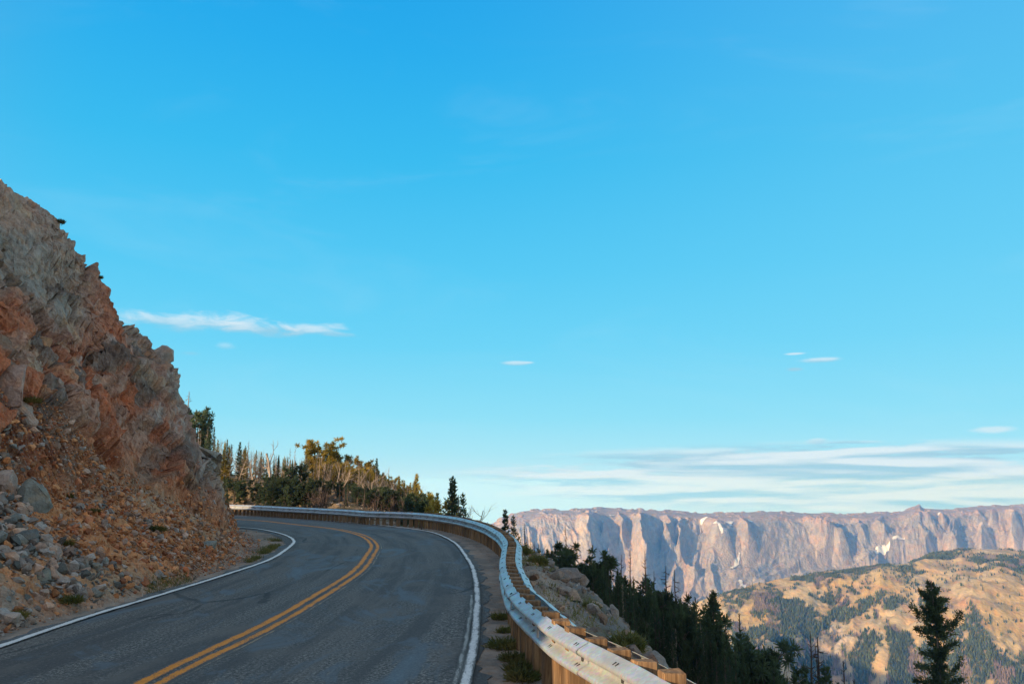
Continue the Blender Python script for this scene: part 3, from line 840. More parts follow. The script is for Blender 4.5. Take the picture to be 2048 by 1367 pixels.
# ------------------------------------------------------------------ the far plateau
def build_mountain():
    nc, nr = 900, 420
    a = np.linspace(930, 2420, nc)
    tan = (a - 1024) / (F_PX * 1.016)
    sky = np.interp(a, [930, 985, 1000, 1040, 1080, 1130, 1200, 1300, 1400, 1480, 1550, 1650, 1700, 1750, 1790, 1812, 1836, 1843, 1866, 1900, 1950, 2048, 2420],
                    [1075, 1048, 1040, 1026, 1021, 1022, 1018, 1021, 1028, 1026, 1024, 1030, 1030, 1027, 1028, 1020, 1010.5, 1017, 1019, 1020, 1013, 1010, 1004])
    ycliff = sky + np.interp(a, [930, 1100, 1160, 1400, 1450, 1600, 1700, 1800, 2000, 2420], [13, 9, 4, 4, 8, 6, 4, 4, 3, 3])
    Tt = -np.array([math.tan(math.atan((683.5 - y) / F_PX) + PITCH) for y in sky])     # below the horizon, positive
    Tc = -np.array([math.tan(math.atan((683.5 - y) / F_PX) + PITCH) for y in ycliff])
    re = np.interp(a, [930, 1100, 1400, 1800, 2100, 2420], [3600, 3650, 4050, 4500, 4750, 5000]) + 90 * fbm(a * .006, a * 0, 0, 3, 71)
    dn = np.r_[np.linspace(-420, -30, 40), np.linspace(-28, 760, nr - 100), np.linspace(765, 1900, 60)]
    r = re[:, None] - dn[None]
    A = np.broadcast_to(a[:, None], r.shape)
    d = np.broadcast_to(dn[None], r.shape).copy()
    # gullies: (image column where it stands, half width, depth, lean with descent)
    for (g, w, dep, lean_, d0, d1) in [(1172, 30, 150, .05, 0, 330), (1236, 8, 70, .06, 0, 200), (1275, 16, 150, .05, 0, 420), (1330, 12, 100, .05, 0, 240), (1352, 9, 80, .05, 0, 260), (1300, 14, 60, .2, 150, 420),
                          (1416, 24, 150, .10, 0, 210), (1484, 14, 130, .06, 0, 180), (1598, 15, 120, .18, 0, 230), (1625, 14, 130, .16, 0, 260), (1640, 11, 80, .16, 0, 260), (1700, 8, 60, .10, 0, 200),
                          (1688, 18, 70, .12, 220, 520), (1750, 10, 60, .06, 0, 200), (1848, 13, 130, .05, 0, 190), (1876, 9, 90, .05, 0, 120), (1885, 14, 90, .06, 160, 400), (1835, 10, 70, .05, 180, 420),
                          (1955, 13, 80, .0, 0, 120), (1948, 16, 90, .04, 170, 420), (1982, 10, 70, 0, 0, 120), (2022, 12, 90, .02, 0, 260), (1545, 10, 60, .12, 260, 560), (1470, 14, 60, .12, 300, 600),
                          (1200, 8, 50, .08, 60, 320), (1385, 9, 50, .1, 260, 520), (1900, 10, 60, .03, 60, 300), (2080, 16, 120, .02, 0, 300), (2160, 20, 140, .02, 0, 320), (2260, 20, 140, .02, 0, 320)]:
        wob = 9 * fbm(d * .02 + g, d * 0, 0, 3, 72)
        u = (A - g - 1.6 * (lean_ - .03) * np.maximum(d, 0) + wob) / (w * (.75 + .0022 * np.clip(d, 0, 300)))
        prof = np.where(u < 0, np.clip(1 + u * 1.0, 0, 1), np.clip(1 - u * .8, 0, 1))
        d = d - (1.0 if g < 1500 else 1.35) * dep * prof * sstep(d0 - 30, d0 + 40, d) * (1 - sstep(d1 * .65, d1, d))
    X0 = A * 2.3          # metres along the wall, roughly
    wall = sstep(-60, 60, d)
    dd = np.maximum(d, 0)
    lean = .0026 * d * fbm(X0 * .0018, d * 0, 8, 2, 65)
    wx = X0 * .0034 + lean + .30 * fbm(X0 * .004, d * .006, 3, 3, 68)
    a1 = -np.clip(16 + .34 * dd, 0, 120)
    w2 = X0 * .0125 + 3.2 * lean + .35 * fbm(X0 * .01, d * .01, 6, 3, 67)
    patch = .3 + 1.0 * sstep(-.3, .35, fbm(X0 * .0035, d * .005, 2, 3, 70))
    d = d + wall * (a1 * ridged(wx, d * .0016, 3, 2, 73) - 21 * patch * ridged(w2, d * .0032, 5, 3, 66) - 14 * patch * ridged(w2 * 2.6, d * .009, 7, 3, 74)
                    + 6 * fbm(X0 * .06, d * .04, 1, 3, 75) + 34 * fbm(X0 * .006, d * .011, 9, 3, 69))
    q_ = (d / 60 + .9 * fbm(X0 * .006, d * .006, 0, 3, 79))
    steps = 9 * (np.abs(q_ % 1.0 - .5) - .25) * wall * sstep(-.1, .4, fbm(X0 * .004 + 3, d * .006, 4, 2, 64))
    ztop = CAM_H - Tc[:, None] * re[:, None]
    zsky = CAM_H - Tt[:, None] * (re[:, None] + 260)
    dd = np.maximum(d, 0)
    hc = 190 + 70 * fbm(X0 * .003, d * 0, 5, 2, 63)          # the steep band is taller in places
    soft_d = 26 * np.log1p(np.exp(np.clip((d - 8) / 26, -20, 20)))
    drop = np.minimum(soft_d, hc) * 1.22 + np.clip(soft_d - hc, 0, 180) * .72 + np.maximum(soft_d - hc - 180, 0) * .50
    drop = drop - 17 * ridged((X0 * .8 + 2.0 * d) * .0062 + .3 * fbm(X0 * .006, d * .01, 2, 3, 62), (d * .7 - X0 * .25) * .0022, 6, 3, 61) * sstep(50, 150, d)
    drop = drop + steps + 20 * ridged(X0 * .009 + .003 * d, d * .008, 4, 3, 86) * sstep(140, 280, d)
    z = ztop - drop
    plat = lerp(ztop, zsky, sstep(20, -260, d)) + 6 * fbm(X0 * .01, d * .01, 0, 4, 76) + 9 * sstep(.25, .6, fbm(X0 * .02, d * .02, 0, 3, 77))
    z = np.where(d < 0, np.minimum(plat, plat - drop + np.log1p(np.exp(-12 / 38.)) * 0), z)
    z = z + 9 * fbm(X0 * .016, d * .012, 0, 5, 78) * sstep(-20, 80, d)
    cosb = 1 / np.sqrt(1 + tan[:, None] ** 2)
    # r is depth along the view axis
    P = np.stack([r * tan[:, None], r, z], -1)
    # colours of the rock itself
    n1 = fbm(X0 * .008, d * .008, 0, 4, 81); n2 = fbm(X0 * .03, d * .012, 0, 4, 82)
    tan_ = np.array([.34, .295, .25]); greyr = np.array([.25, .245, .24]); brown = np.array([.35, .275, .225]); pale = np.array([.39, .36, .325])
    col = mixc(np.broadcast_to(greyr, P.shape), tan_, sstep(-.3, .3, n1))
    col = mixc(col, pale, sstep(.1, .5, n2) * .6)
    col = mixc(col, brown, sstep(30, -20, d))
    col = mixc(col, brown * 1.1, sstep(.15, .45, fbm(X0 * .006 + 5, d * .004, 0, 3, 83)) * sstep(120, 250, d) * .75)
    col = mixc(col, np.array([.13, .14, .09]), sstep(.1, .4, fbm(X0 * .02, d * .02, 3, 4, 84)) * sstep(430, 620, d) * .7)
    # old snow lying in hollows: (column, distance below the edge, half sizes)
    SN = [(g, q, wa, wd * (.7 if q < 160 else .9), k) for g, q, wa, wd, k in SNOW]
    sn = np.zeros(d.shape); base_d = np.broadcast_to(dn[None], r.shape)
    for (g, q, wa, wd, k) in SN:
        gx = A - g - k * (base_d - q)
        e = 1 - np.hypot(gx / wa, (base_d - q) / wd) + .55 * fbm(A * .09, base_d * .05, 0, 3, 85)
        sn = np.maximum(sn, sstep(.0, .16, e))
    B = MB(); B.add(P.reshape(-1, 3), grid_quads(nc, nr)[:, ::-1], col=np.clip(col, .02, .8).reshape(-1, 3))
    o = link('mountain', B.mesh('mountain', M_FAR, False))
    tag(o, 'long flat-topped rock wall with gullies across the valley', 'mountain', kind='structure')
    keep = (sn[:-1, :-1] > .5)
    q = grid_quads(nc, nr).reshape(nc - 1, nr - 1, 4)[keep][:, ::-1]
    used, inv = np.unique(q, return_inverse=True)
    B = MB(); B.add(P.reshape(-1, 3)[used] + np.array([0, -4, 2.0]), inv.reshape(-1, 4))
    m, nt, bs = mat('old_snow'); n = N(nt)
    n.set(bs.inputs['Base Color'], n.mix(n.mapr(n.noise(n.coord(), .03, 4), .35, .7), (.78, .78, .78), (.60, .58, .56)))
    o = link('snow', B.mesh('snow', m, True)); tag(o, 'patches of old snow lying in the gullies of the far rock wall', 'snow', kind='stuff')

SNOW = [(1405, 25, 8, 22, .2), (1425, 28, 6, 24, .2), (1452, 40, 9, 60, -.05), (1432, 150, 6, 40, .3), (1495, 12, 8, 10, 0), (1463, 190, 4, 50, -.25), (1482, 330, 9, 36, .3), (1528, 390, 24, 30, .05), (1578, 395, 18, 16, .1),
        (1755, 200, 12, 20, -.15), (1738, 230, 7, 16, 0), (1790, 190, 14, 11, -.1), (1222, 6, 6, 8, 0), (1190, 8, 7, 8, 0), (1872, 20, 3, 30, .05)]
build_mountain()

# ------------------------------------------------------------------ the sunlit ridge in the valley
def ridge_shape(a, r):
    """a = image column it stands at, r = depth"""
    yk = np.interp(a, [1150, 1300, 1380, 1420, 1470, 1500, 1560, 1640, 1700, 1750, 1800, 1850, 1905, 1960, 1992, 2048, 2300, 2600],
                   [1345, 1245, 1205, 1190, 1178, 1166, 1155, 1142, 1137, 1130, 1126, 1108, 1097, 1097, 1098, 1104, 1085, 1080])
    T = np.tan(np.arctan((yk - 683.5) / F_PX) - PITCH)
    rc = 2050 + np.interp(a, [1150, 1500, 1900, 2300], [-250, -60, 120, 250]) + 50 * fbm(a * .008, a * 0, 0, 3, 91)
    zc = CAM_H - T * rc
    u = rc - r
    X0 = a * 1.25
    fall = np.where(u > 0, np.minimum(u, 90) * np.interp(a, [1300, 1700, 1900, 2300], [.30, .18, .06, .04]) + np.clip(u - 90, 0, 260) * .34 + np.maximum(u - 350, 0) * .56, -u * .35)
    z = zc - fall
    z = z + sstep(0, 120, np.abs(u)) * (26 * fbm(X0 * .005, r * .005, 0, 4, 92) + 10 * ridged(X0 * .014, r * .010, 0, 3, 93)) + 4 * fbm(X0 * .05, r * .05, 0, 4, 94)
    oc = sstep(.60, .9, 1.25 - np.hypot((a - 1645) / 60, (u - 330) / 120) + .35 * fbm(X0 * .03, r * .03, 0, 3, 95))
    oc = np.maximum(oc, sstep(.15, .4, fbm(X0 * .02 + 31, r * .02, 0, 4, 96) - .12) * sstep(150, 320, u) * sstep(1780, 1600, a))
    z = z + oc * (9 * ridged(X0 * .045, r * .05, 0, 4, 97))
    return z, u, oc, zc

def ridge_forest(a, r, u):
    X0 = a * 1.25
    n = fbm(X0 * .011, r * .009, 0, 4, 101) + .6 * fbm(X0 * .035, r * .03, 0, 3, 102) + .3 * fbm(X0 * .11, r * .09, 0, 2, 104)
    f = sstep(-.08, .36, n + np.interp(u, [-50, 20, 120, 250, 450, 700, 950], [-.05, .16, -.04, .12, .22, .34, .42]))
    # the bare meadow shoulder
    m = np.clip(1.25 - np.hypot((a - 1900) / 190, (u - 120) / 130), 0, 1); m2 = np.clip(1.2 - np.hypot((a - 1985) / 60, (u - 340) / 160), 0, 1)
    f = f * (1 - .93 * sstep(.05, .35, m)) * (1 - .95 * sstep(.05, .3, m2))
    streak = sstep(.30, .5, ridged(X0 * .006 + 3, r * .02 - a * .004, 0, 2, 103)) * sstep(1720, 1850, a) * sstep(260, 120, u)
    return np.maximum(f, streak * .7)

def build_ridge():
    nc, nr = 620, 380
    a = np.linspace(1120, 2560, nc); tan = (a - 1024) / (F_PX * 1.016)
    r = np.r_[np.linspace(620, 1300, 50), np.linspace(1304, 2450, nr - 80), np.linspace(2460, 2900, 30)]
    A, Rr = np.meshgrid(a, r, indexing='ij')
    z, u, oc, zc = ridge_shape(A, Rr)
    z = np.maximum(z, -640)
    P = np.stack([Rr * tan[:, None], Rr, z], -1); X0 = A * 1.25
    gold = np.array([.48, .335, .135]); straw = np.array([.51, .395, .22]); soil = np.array([.40, .29, .185]); pale = np.array([.48, .405, .31]); sage = np.array([.20, .18, .09]); red = np.array([.40, .255, .14])
    n1 = fbm(X0 * .01, Rr * .01, 0, 4, 111); n2 = fbm(X0 * .04, Rr * .03, 0, 4, 112)
    col = mixc(np.broadcast_to(straw, P.shape), gold, sstep(-.25, .3, n1))
    col = mixc(col, soil, sstep(.05, .45, n2) * .7)
    col = mixc(col, red, sstep(.2, .5, fbm(X0 * .02 + 7, Rr * .02, 0, 3, 113)) * .6)
    col = mixc(col, sage, sstep(.1, .5, fbm(X0 * .025, Rr * .02, 5, 4, 114)) * .6)
    col = mixc(col, pale, oc)
    col = mixc(col, np.array([.12, .115, .065]), ridge_forest(A, Rr, u) * .75)
    col *= (1 + .2 * fbm(X0 * .15, Rr * .1, 0, 3, 115))[..., None]
    B = MB(); B.add(P.reshape(-1, 3), grid_quads(nc, nr)[:, ::-1], col=np.clip(col, .02, .8).reshape(-1, 3))
    tag(link('hills', B.mesh('hills', M_RIDGE, True)), 'sunlit tawny ridge with meadows and woods below the rock wall', 'hills', kind='structure')
    # its woods: too many trees to count, one object
    g = np.random.default_rng(21); n = 200000
    aa = g.uniform(1170, 2200, n); rr = np.sqrt(g.uniform(1150 ** 2, 2330 ** 2, n))
    zz, uu, oo, _ = ridge_shape(aa, rr)
    f = ridge_forest(aa, rr, uu) * (1 - .8 * oo) + .006
    k = (g.random(n) < f ** 1.2 * 1.05) & (uu > -40) & (uu < 900)
    aa, rr, zz, uu = aa[k][:62000], rr[k][:62000], zz[k][:62000], uu[k][:62000]; n = len(aa)
    h = g.uniform(5, 11, n) * np.interp(uu, [0, 300], [.6, 1.0]); w = h * g.uniform(.13, .22, n)
    dead = sstep(.1, .35, fbm(aa * .03, rr * .02, 2, 3, 121)) > g.random(n) * .9 + .15
    live = np.array([.055, .075, .035]) * g.uniform(.6, 1.5, (n, 1)) * np.where(g.random((n, 1)) < .3, np.array([1.5, 1.25, .8]), 1.0)
    c = np.where(dead[:, None], np.array([.20, .155, .14]) * g.uniform(.7, 1.2, (n, 1)), live)
    w = np.where(dead, w * .55, w)
    base = np.stack([rr * (aa - 1024) / (F_PX * 1.016), rr, zz], -1)
    ang = np.linspace(0, 2 * math.pi, 6)[:-1]
    V = []; T = []
    lv = [(.06, .75), (.34, 1.0), (.68, .52)]
    prof = []
    yaw = g.uniform(0, 6, n)
    for (hh, ww) in lv:
        jit = g.uniform(.65, 1.25, (n, 5))
        prof.append(np.stack([np.cos(ang[None] + yaw[:, None]) * w[:, None] * ww * jit, np.sin(ang[None] + yaw[:, None]) * w[:, None] * ww * jit, np.broadcast_to((h * hh)[:, None], (n, 5)) * g.uniform(.9, 1.1, (n, 5))], -1))
    v = np.concatenate(prof + [np.stack([w * 0, w * 0, h], -1)[:, None]], 1) + base[:, None]       # 16 per tree
    q = []
    for l in (0, 5):
        for j in range(5): q.append((l + j, l + (j + 1) % 5, l + 5 + (j + 1) % 5, l + 5 + j))
    t = [(10 + j, 10 + (j + 1) % 5, 15) for j in range(5)]
    off = (np.arange(n) * 16)[:, None, None]
    B = MB(); B.add(v.reshape(-1, 3), (np.array(q)[None] + off).reshape(-1, 4), (np.array(t)[None] + off).reshape(-1, 3), col=np.repeat(c, 16, 0))
    m, nt, bs = mat('far_needles'); nn = N(nt); nn.set(bs.inputs['Base Color'], nn.mix(1.0, nn.attr(), nn.ramp(nn.noise(nn.coord(), .5, 3), [(.3, .7), (.7, 1.3)]), 'MULTIPLY'))
    tag(link('forest', B.mesh('forest', m)), 'far woods of green and grey conifers spread over the sunlit ridge', 'forest', kind='stuff')

build_ridge()

# ------------------------------------------------------------------ trees
def needle_mat(name, a, b, tr=.25):
    m, nt, bs = mat(name); n = N(nt)
    oi = n.node('ShaderNodeObjectInfo').outputs['Random']
    f = n.noise(n.coord(), 2.2, 3)
    c = n.mix(n.mapr(f, .35, .65), a, b)
    c = n.mix(1.0, c, n.ramp(oi, [(0, .7), (1, 1.3)]), 'MULTIPLY')
    n.set(bs.inputs['Base Color'], c); bs.inputs['Roughness'].default_value = .7
    t = n.node('ShaderNodeBsdfTranslucent'); n.set(t.inputs[0], n.mix(1.0, c, (1.3, 1.2, .6), 'MULTIPLY'))
    mx = n.node('ShaderNodeMixShader'); mx.inputs[0].default_value = tr
    out = [x for x in nt.nodes if x.type == 'OUTPUT_MATERIAL'][0]
    nt.links.new(bs.outputs[0], mx.inputs[1]); nt.links.new(t.outputs[0], mx.inputs[2]); nt.links.new(mx.outputs[0], out.inputs[0])
    return m

def bark_mat(name, a, b):
    m, nt, bs = mat(name); n = N(nt)
    f = n.noise(n.mapping(n.coord(), (9, 9, 1.6)), 1.0, 4, .65)
    c = n.mix(n.mapr(f, .35, .68), a, b)
    c = n.mix(1.0, c, n.ramp(n.node('ShaderNodeObjectInfo').outputs['Random'], [(0, .75), (1, 1.2)]), 'MULTIPLY')
    n.set(bs.inputs['Base Color'], c); return m

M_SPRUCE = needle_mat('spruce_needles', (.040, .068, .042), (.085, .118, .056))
M_SUNLITN = needle_mat('sunlit_tint_needles', (.19, .16, .04), (.43, .31, .065), .42)  # the sun's gold is put into the needle colour
M_SUNLITPINE = needle_mat('sunlit_tint_pine_needles', (.20, .165, .04), (.46, .32, .07), .42)  # pine needles coloured as if already lit by low sun
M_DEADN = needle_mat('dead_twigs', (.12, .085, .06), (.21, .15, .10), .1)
M_BARK = bark_mat('brown_bark', (.07, .052, .04), (.16, .12, .09))
M_SNAG = bark_mat('bleached_dead_wood', (.22, .165, .125), (.44, .35, .27))
M_DARKDEAD = bark_mat('dark_dead_wood', (.08, .058, .048), (.17, .12, .095))

def leaves(P, D, L, W, r):
    """one small tapering leaf quad for each point"""
    n = len(P)
    s = np.cross(D, r.normal(size=(n, 3))); s /= np.linalg.norm(s, axis=1)[:, None] + 1e-9
    L = np.broadcast_to(L, (n,))[:, None]; W = np.broadcast_to(W, (n,))[:, None]
    a = P - s * W * .5; b = P + s * W * .5; c = P + D * L + s * W * .22; d = P + D * L - s * W * .22
    v = np.stack([a, b, c, d], 1).reshape(-1, 3)
    return v, np.arange(n * 4).reshape(n, 4)

def unit(v): return v / (np.linalg.norm(v, axis=-1)[..., None] + 1e-9)

def spruce_mesh(seed, h=1.0, wide=.17, gaps=.25, dens=1.0, ragged=.3, up=.25, dead_top=0., leaf=.020, low=.04):
    """unit-height conifer: trunk mesh and crown mesh"""
    r = np.random.default_rng(seed); Bt = MB(); Bc = MB()
    zz = np.linspace(-.06, 1, 12); bend = np.cumsum(r.normal(0, .003, (12, 2)), 0)
    tp = np.c_[bend, zz]; tube(Bt, tp, np.interp(zz, [-.06, 0, .15, 1], [.024, .020, .015, .0015]), 7)
    z = low
    P = []; D = []; LL = []
    while z < .985:
        k = r.integers(4, 8)
        env = wide * (1 - z) ** .78 * (1 if z > .12 else .75) + .008
        for j in range(k):
            if r.random() < gaps * .6: continue
            L = env * r.uniform(1 - ragged, 1 + ragged * .8)
            a = r.uniform(0, 2 * math.pi); pit = np.interp(z, [0, .5, 1], [-.35, -.05, .9]) + r.normal(0, .16)
            o = np.array([np.interp(z, zz, bend[:, 0]), np.interp(z, zz, bend[:, 1]), z])
            dr = np.array([math.cos(a) * math.cos(pit), math.sin(a) * math.cos(pit), math.sin(pit)])
            if z > 1 - dead_top:
                if r.random() < .55: tube(Bt, [o, o + dr * L * .8], [.0024, .001], 3)
                continue
            nl = max(5, int(dens * L / .0042))
            t = r.uniform(.08, 1, nl) ** .8
            pts = o + dr * (L * t)[:, None]; pts[:, 2] += up * L * t ** 2.2
            side = unit(np.cross(dr, [0, 0, 1])) * r.choice([-1, 1], nl)[:, None]
            lat = (1 - t * .75) * .34 * L * r.uniform(0, 1, nl)
            pts = pts + side * lat[:, None] + np.c_[np.zeros(nl), np.zeros(nl), -.25 * lat]
            dd = unit(dr * .8 + side * r.uniform(0, 1, (nl, 1)) + r.normal(0, .35, (nl, 3)) + np.array([0, 0, .25]))
            P.append(pts); D.append(dd)
            if L > .05: tube(Bt, [o, o + dr * L * .6 + np.array([0, 0, up * L * .3])], [.004, .0015], 3)
        z += r.uniform(.013, .026) * (1.15 - .35 * z) * (1 + gaps)
    if P:
        P = np.vstack(P); D = np.vstack(D)
        v, q = leaves(P, D, r.uniform(.7, 1.5, len(P)) * leaf, leaf * .5, r); Bc.add(v, q)
    return Bt.mesh('trunk', M_BARK), Bc.mesh('crown', M_SPRUCE)

def tufts(B, pts, rad, n, leaf, r):
    """needle tufts: short leaves bursting from a point"""
    for p in pts:
        d = unit(r.normal(size=(n, 3)) + np.array([0, 0, .35]))
        v, q = leaves(p + d * r.uniform(.0, .6, (n, 1)) * rad, d, r.uniform(.6, 1.2, n) * leaf, leaf * .28, r)
        B.add(v, q)

def pine_mesh(seed, spread=.28, n_limb=13, bare=.25, leaf=.05, tuft=.055, dens=52, dead=False):
    r = np.random.default_rng(seed); Bt = MB(); Bc = MB()
    zz = np.linspace(-.06, .9, 9); bend = np.cumsum(r.normal(0, .012, (9, 2)), 0)
    tube(Bt, np.c_[bend, zz], np.interp(zz, [-.06, 0, .3, .9], [.034, .028, .021, .004]), 7)
    tips = []
    for k in range(n_limb):
        z = bare + (.86 - bare) * (k + r.random()) / n_limb
        o = np.array([np.interp(z, zz, bend[:, 0]), np.interp(z, zz, bend[:, 1]), z]); a = r.uniform(0, 6.28) 
        L = spread * (1.15 - .75 * abs((z - .45) / .55) ** 1.5) * r.uniform(.65, 1.15)
        pts = [o + np.array([math.cos(a) * L * t, math.sin(a) * L * t, L * (.35 * t + .55 * t * t)]) + r.normal(0, .008, 3) for t in (0, .35, .7, 1)]
        tube(Bt, pts, [.009, .007, .005, .002], 4)
        for m_ in range(r.integers(6, 10)):
            t = r.uniform(.25, 1); b = np.array([np.interp(t, [0, .35, .7, 1], [p[i] for p in pts]) for i in range(3)])
            e = b + unit(np.array([math.cos(a), math.sin(a), .7]) + r.normal(0, .75, 3)) * r.uniform(.05, .13)
            tube(Bt, [b, e], [.0035, .0012], 3); tips.append(e)
    tips.append(np.array([bend[-1, 0], bend[-1, 1], .93])); tips.append(np.array([bend[-1, 0] + .02, bend[-1, 1], .88]))
    if not dead: tufts(Bc, tips, tuft, dens, leaf, r)
    return Bt.mesh('trunk', M_BARK), Bc.mesh('crown', M_SUNLITPINE)

def snag_mesh(seed, kind='fan', m=None):
    """dead trees: 'fan' has upswept forking limbs, 'pole' is a spire with short broken twigs, 'brush' many stems"""
    r = np.random.default_rng(seed); Bt = MB(); Bb = Bt if kind != 'pole' else MB()
    def fork(B, o, d, L, rad, lev):
        n = 5; p = [o]; dd = d.copy()
        for i in range(n):
            dd = unit(dd + r.normal(0, .13, 3) + np.array([0, 0, .07])); p.append(p[-1] + dd * L / n)
        tube(B, p, np.linspace(rad, rad * .45, n + 1), 4 if lev < 2 else 3)
        if lev < 3:
            for _ in range(r.integers(3, 6)):
                i = r.integers(1, n + 1)
                fork(Bb, p[i], unit(dd + r.normal(0, .55, 3)), L * r.uniform(.35, .6), rad * .42, lev + 1)
    if kind == 'pole':
        zz = np.linspace(-.06, 1, 10); b = np.cumsum(r.normal(0, .005, (10, 2)), 0)
        tube(Bt, np.c_[b, zz], np.linspace(.017, .0025, 10), 6)
        for z in np.arange(.18, .97, .0135):
            if r.random() < .25: continue
            a = r.uniform(0, 6.28); L = r.uniform(.25, 1.0) * .13 * (1.1 - z) ** .7; pit = r.uniform(-.6, .35)
            o = np.array([np.interp(z, zz, b[:, 0]), np.interp(z, zz, b[:, 1]), z]); d = np.array([math.cos(a) * math.cos(pit), math.sin(a) * math.cos(pit), math.sin(pit)])
            e = o + d * L + np.array([0, 0, .2 * L]); tube(Bb, [o, o + d * L * .5, e], [.0036, .0026, .001], 3)
            for _ in range(3): tube(Bb, [o + d * L * r.uniform(.3, .9), o + d * L + r.normal(0, .35 * L, 3)], [.0018, .0008], 3)
    else:
        stems = 1 if kind == 'fan' else r.integers(3, 6)
        for s in range(stems):
            a = r.uniform(0, 6.28); ln = 0.06 if stems == 1 else .28
            d = unit(np.array([math.cos(a) * ln, math.sin(a) * ln, 1]))
            fork(Bt, np.array([0, 0, -.05]), d, .62 if stems == 1 else r.uniform(.6, .95), .022 if stems == 1 else .020, 0)
    mm = m or M_SNAG
    return (Bt.mesh('trunk', mm), None) if kind != 'pole' else (Bt.mesh('trunk', mm), Bb.mesh('branches', mm))

def norm_height(pair):
    """scale to unit height"""
    for me in pair: pass
    co = [np.array([v.co[:] for v in me.vertices]) for me in pair if me]
    zt = max(c[:, 2].max() for c in co)
    for me in pair:
        if me: me.transform(Matrix.Scale(1 / zt, 4))
    return pair

SPRUCE = [spruce_mesh(1, wide=.17), spruce_mesh(2, wide=.14, gaps=.35), spruce_mesh(3, wide=.20, gaps=.3, ragged=.45), spruce_mesh(4, wide=.15, gaps=.45, ragged=.5)]
SPIRE = [spruce_mesh(5, wide=.15, gaps=.4, ragged=.5, dead_top=.22), spruce_mesh(6, wide=.13, gaps=.55, ragged=.5, dead_top=.35), spruce_mesh(7, wide=.16, gaps=.3, ragged=.4, dead_top=.15)]
M_SHADEPINE = needle_mat('shade_tint_pine_needles', (.038, .064, .040), (.082, .112, .054))  # darker copy of the pine needles for trees in shade
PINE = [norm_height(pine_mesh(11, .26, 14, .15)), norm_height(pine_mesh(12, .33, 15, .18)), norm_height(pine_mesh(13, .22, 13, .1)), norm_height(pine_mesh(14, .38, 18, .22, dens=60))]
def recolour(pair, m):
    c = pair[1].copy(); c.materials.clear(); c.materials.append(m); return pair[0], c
DPINE = [recolour(p, M_SHADEPINE) for p in PINE]
SUNLIT_SPRUCE = [recolour(p, M_SUNLITN) for p in SPRUCE]  # same spruces with sunlight tinted into the needles
FAN = [norm_height(snag_mesh(21)), norm_height(snag_mesh(22)), norm_height(snag_mesh(23))]
POLE = [norm_height(snag_mesh(31, 'pole')), norm_height(snag_mesh(32, 'pole')), norm_height(snag_mesh(33, 'pole'))]
DPOLE = [norm_height(snag_mesh(35, 'pole', M_DARKDEAD)), norm_height(snag_mesh(36, 'pole', M_DARKDEAD))]
SHADE_BRUSH = [norm_height(snag_mesh(k, 'brush', M_DARKDEAD)) for k in (44, 45, 46)]  # brush for the shaded rows, its shade put in as darker wood
BRUSH = [norm_height(snag_mesh(41, 'brush')), norm_height(snag_mesh(42, 'brush')), norm_height(snag_mesh(43, 'brush'))]
KINDS = {'spruce': (SPRUCE, 'conifer', 'conifer'), 'spire': (SPIRE, 'conifer', 'conifer'), 'pine': (PINE, 'pine_tree', 'pine tree'), 'dpine': (DPINE, 'pine_tree', 'pine tree'), 'gold': (SUNLIT_SPRUCE, 'conifer', 'conifer'), 'fan': (FAN, 'dead_tree', 'dead tree'),
         'pole': (POLE, 'dead_tree', 'dead tree'), 'dpole': (DPOLE, 'dead_tree', 'dead tree'), 'shade_brush': (SHADE_BRUSH, 'dead_tree', 'dead tree'), 'brush': (BRUSH, 'dead_tree', 'dead tree')}
TR = random.Random(99)

def plant_tree(kind, x, y, h, label, group=None, fat=1.0, variant=None, z=None):
    protos, name, cat = KINDS[kind]
    pair = protos[TR.randrange(len(protos)) if variant is None else variant % len(protos)]
    o = empty(name, (x, y, ground_z(x, y) if z is None else z))
    o.rotation_euler = (TR.uniform(-.03, .03), TR.uniform(-.03, .03), TR.uniform(0, 6.28)); o.scale = (h * fat, h * fat, h)
    tag(o, label, cat, group)
    link('trunk', pair[0], o)
    if pair[1]: link('branches' if name == 'dead_tree' else 'crown', pair[1], o)
    return o

def tree_at(kind, px, ytop, Y, label, group=None, fat=1.0, variant=None, minh=1.2):
    p = at_depth(px, ytop, Y); g = ground_z(p[0], p[1])
    return plant_tree(kind, p[0], p[1], max(minh, p[2] - g + .1), label, group, fat, variant)

GL = 'trees on the far hillside beyond the guardrail'
GR = 'trees on the shaded slope below the guardrail'
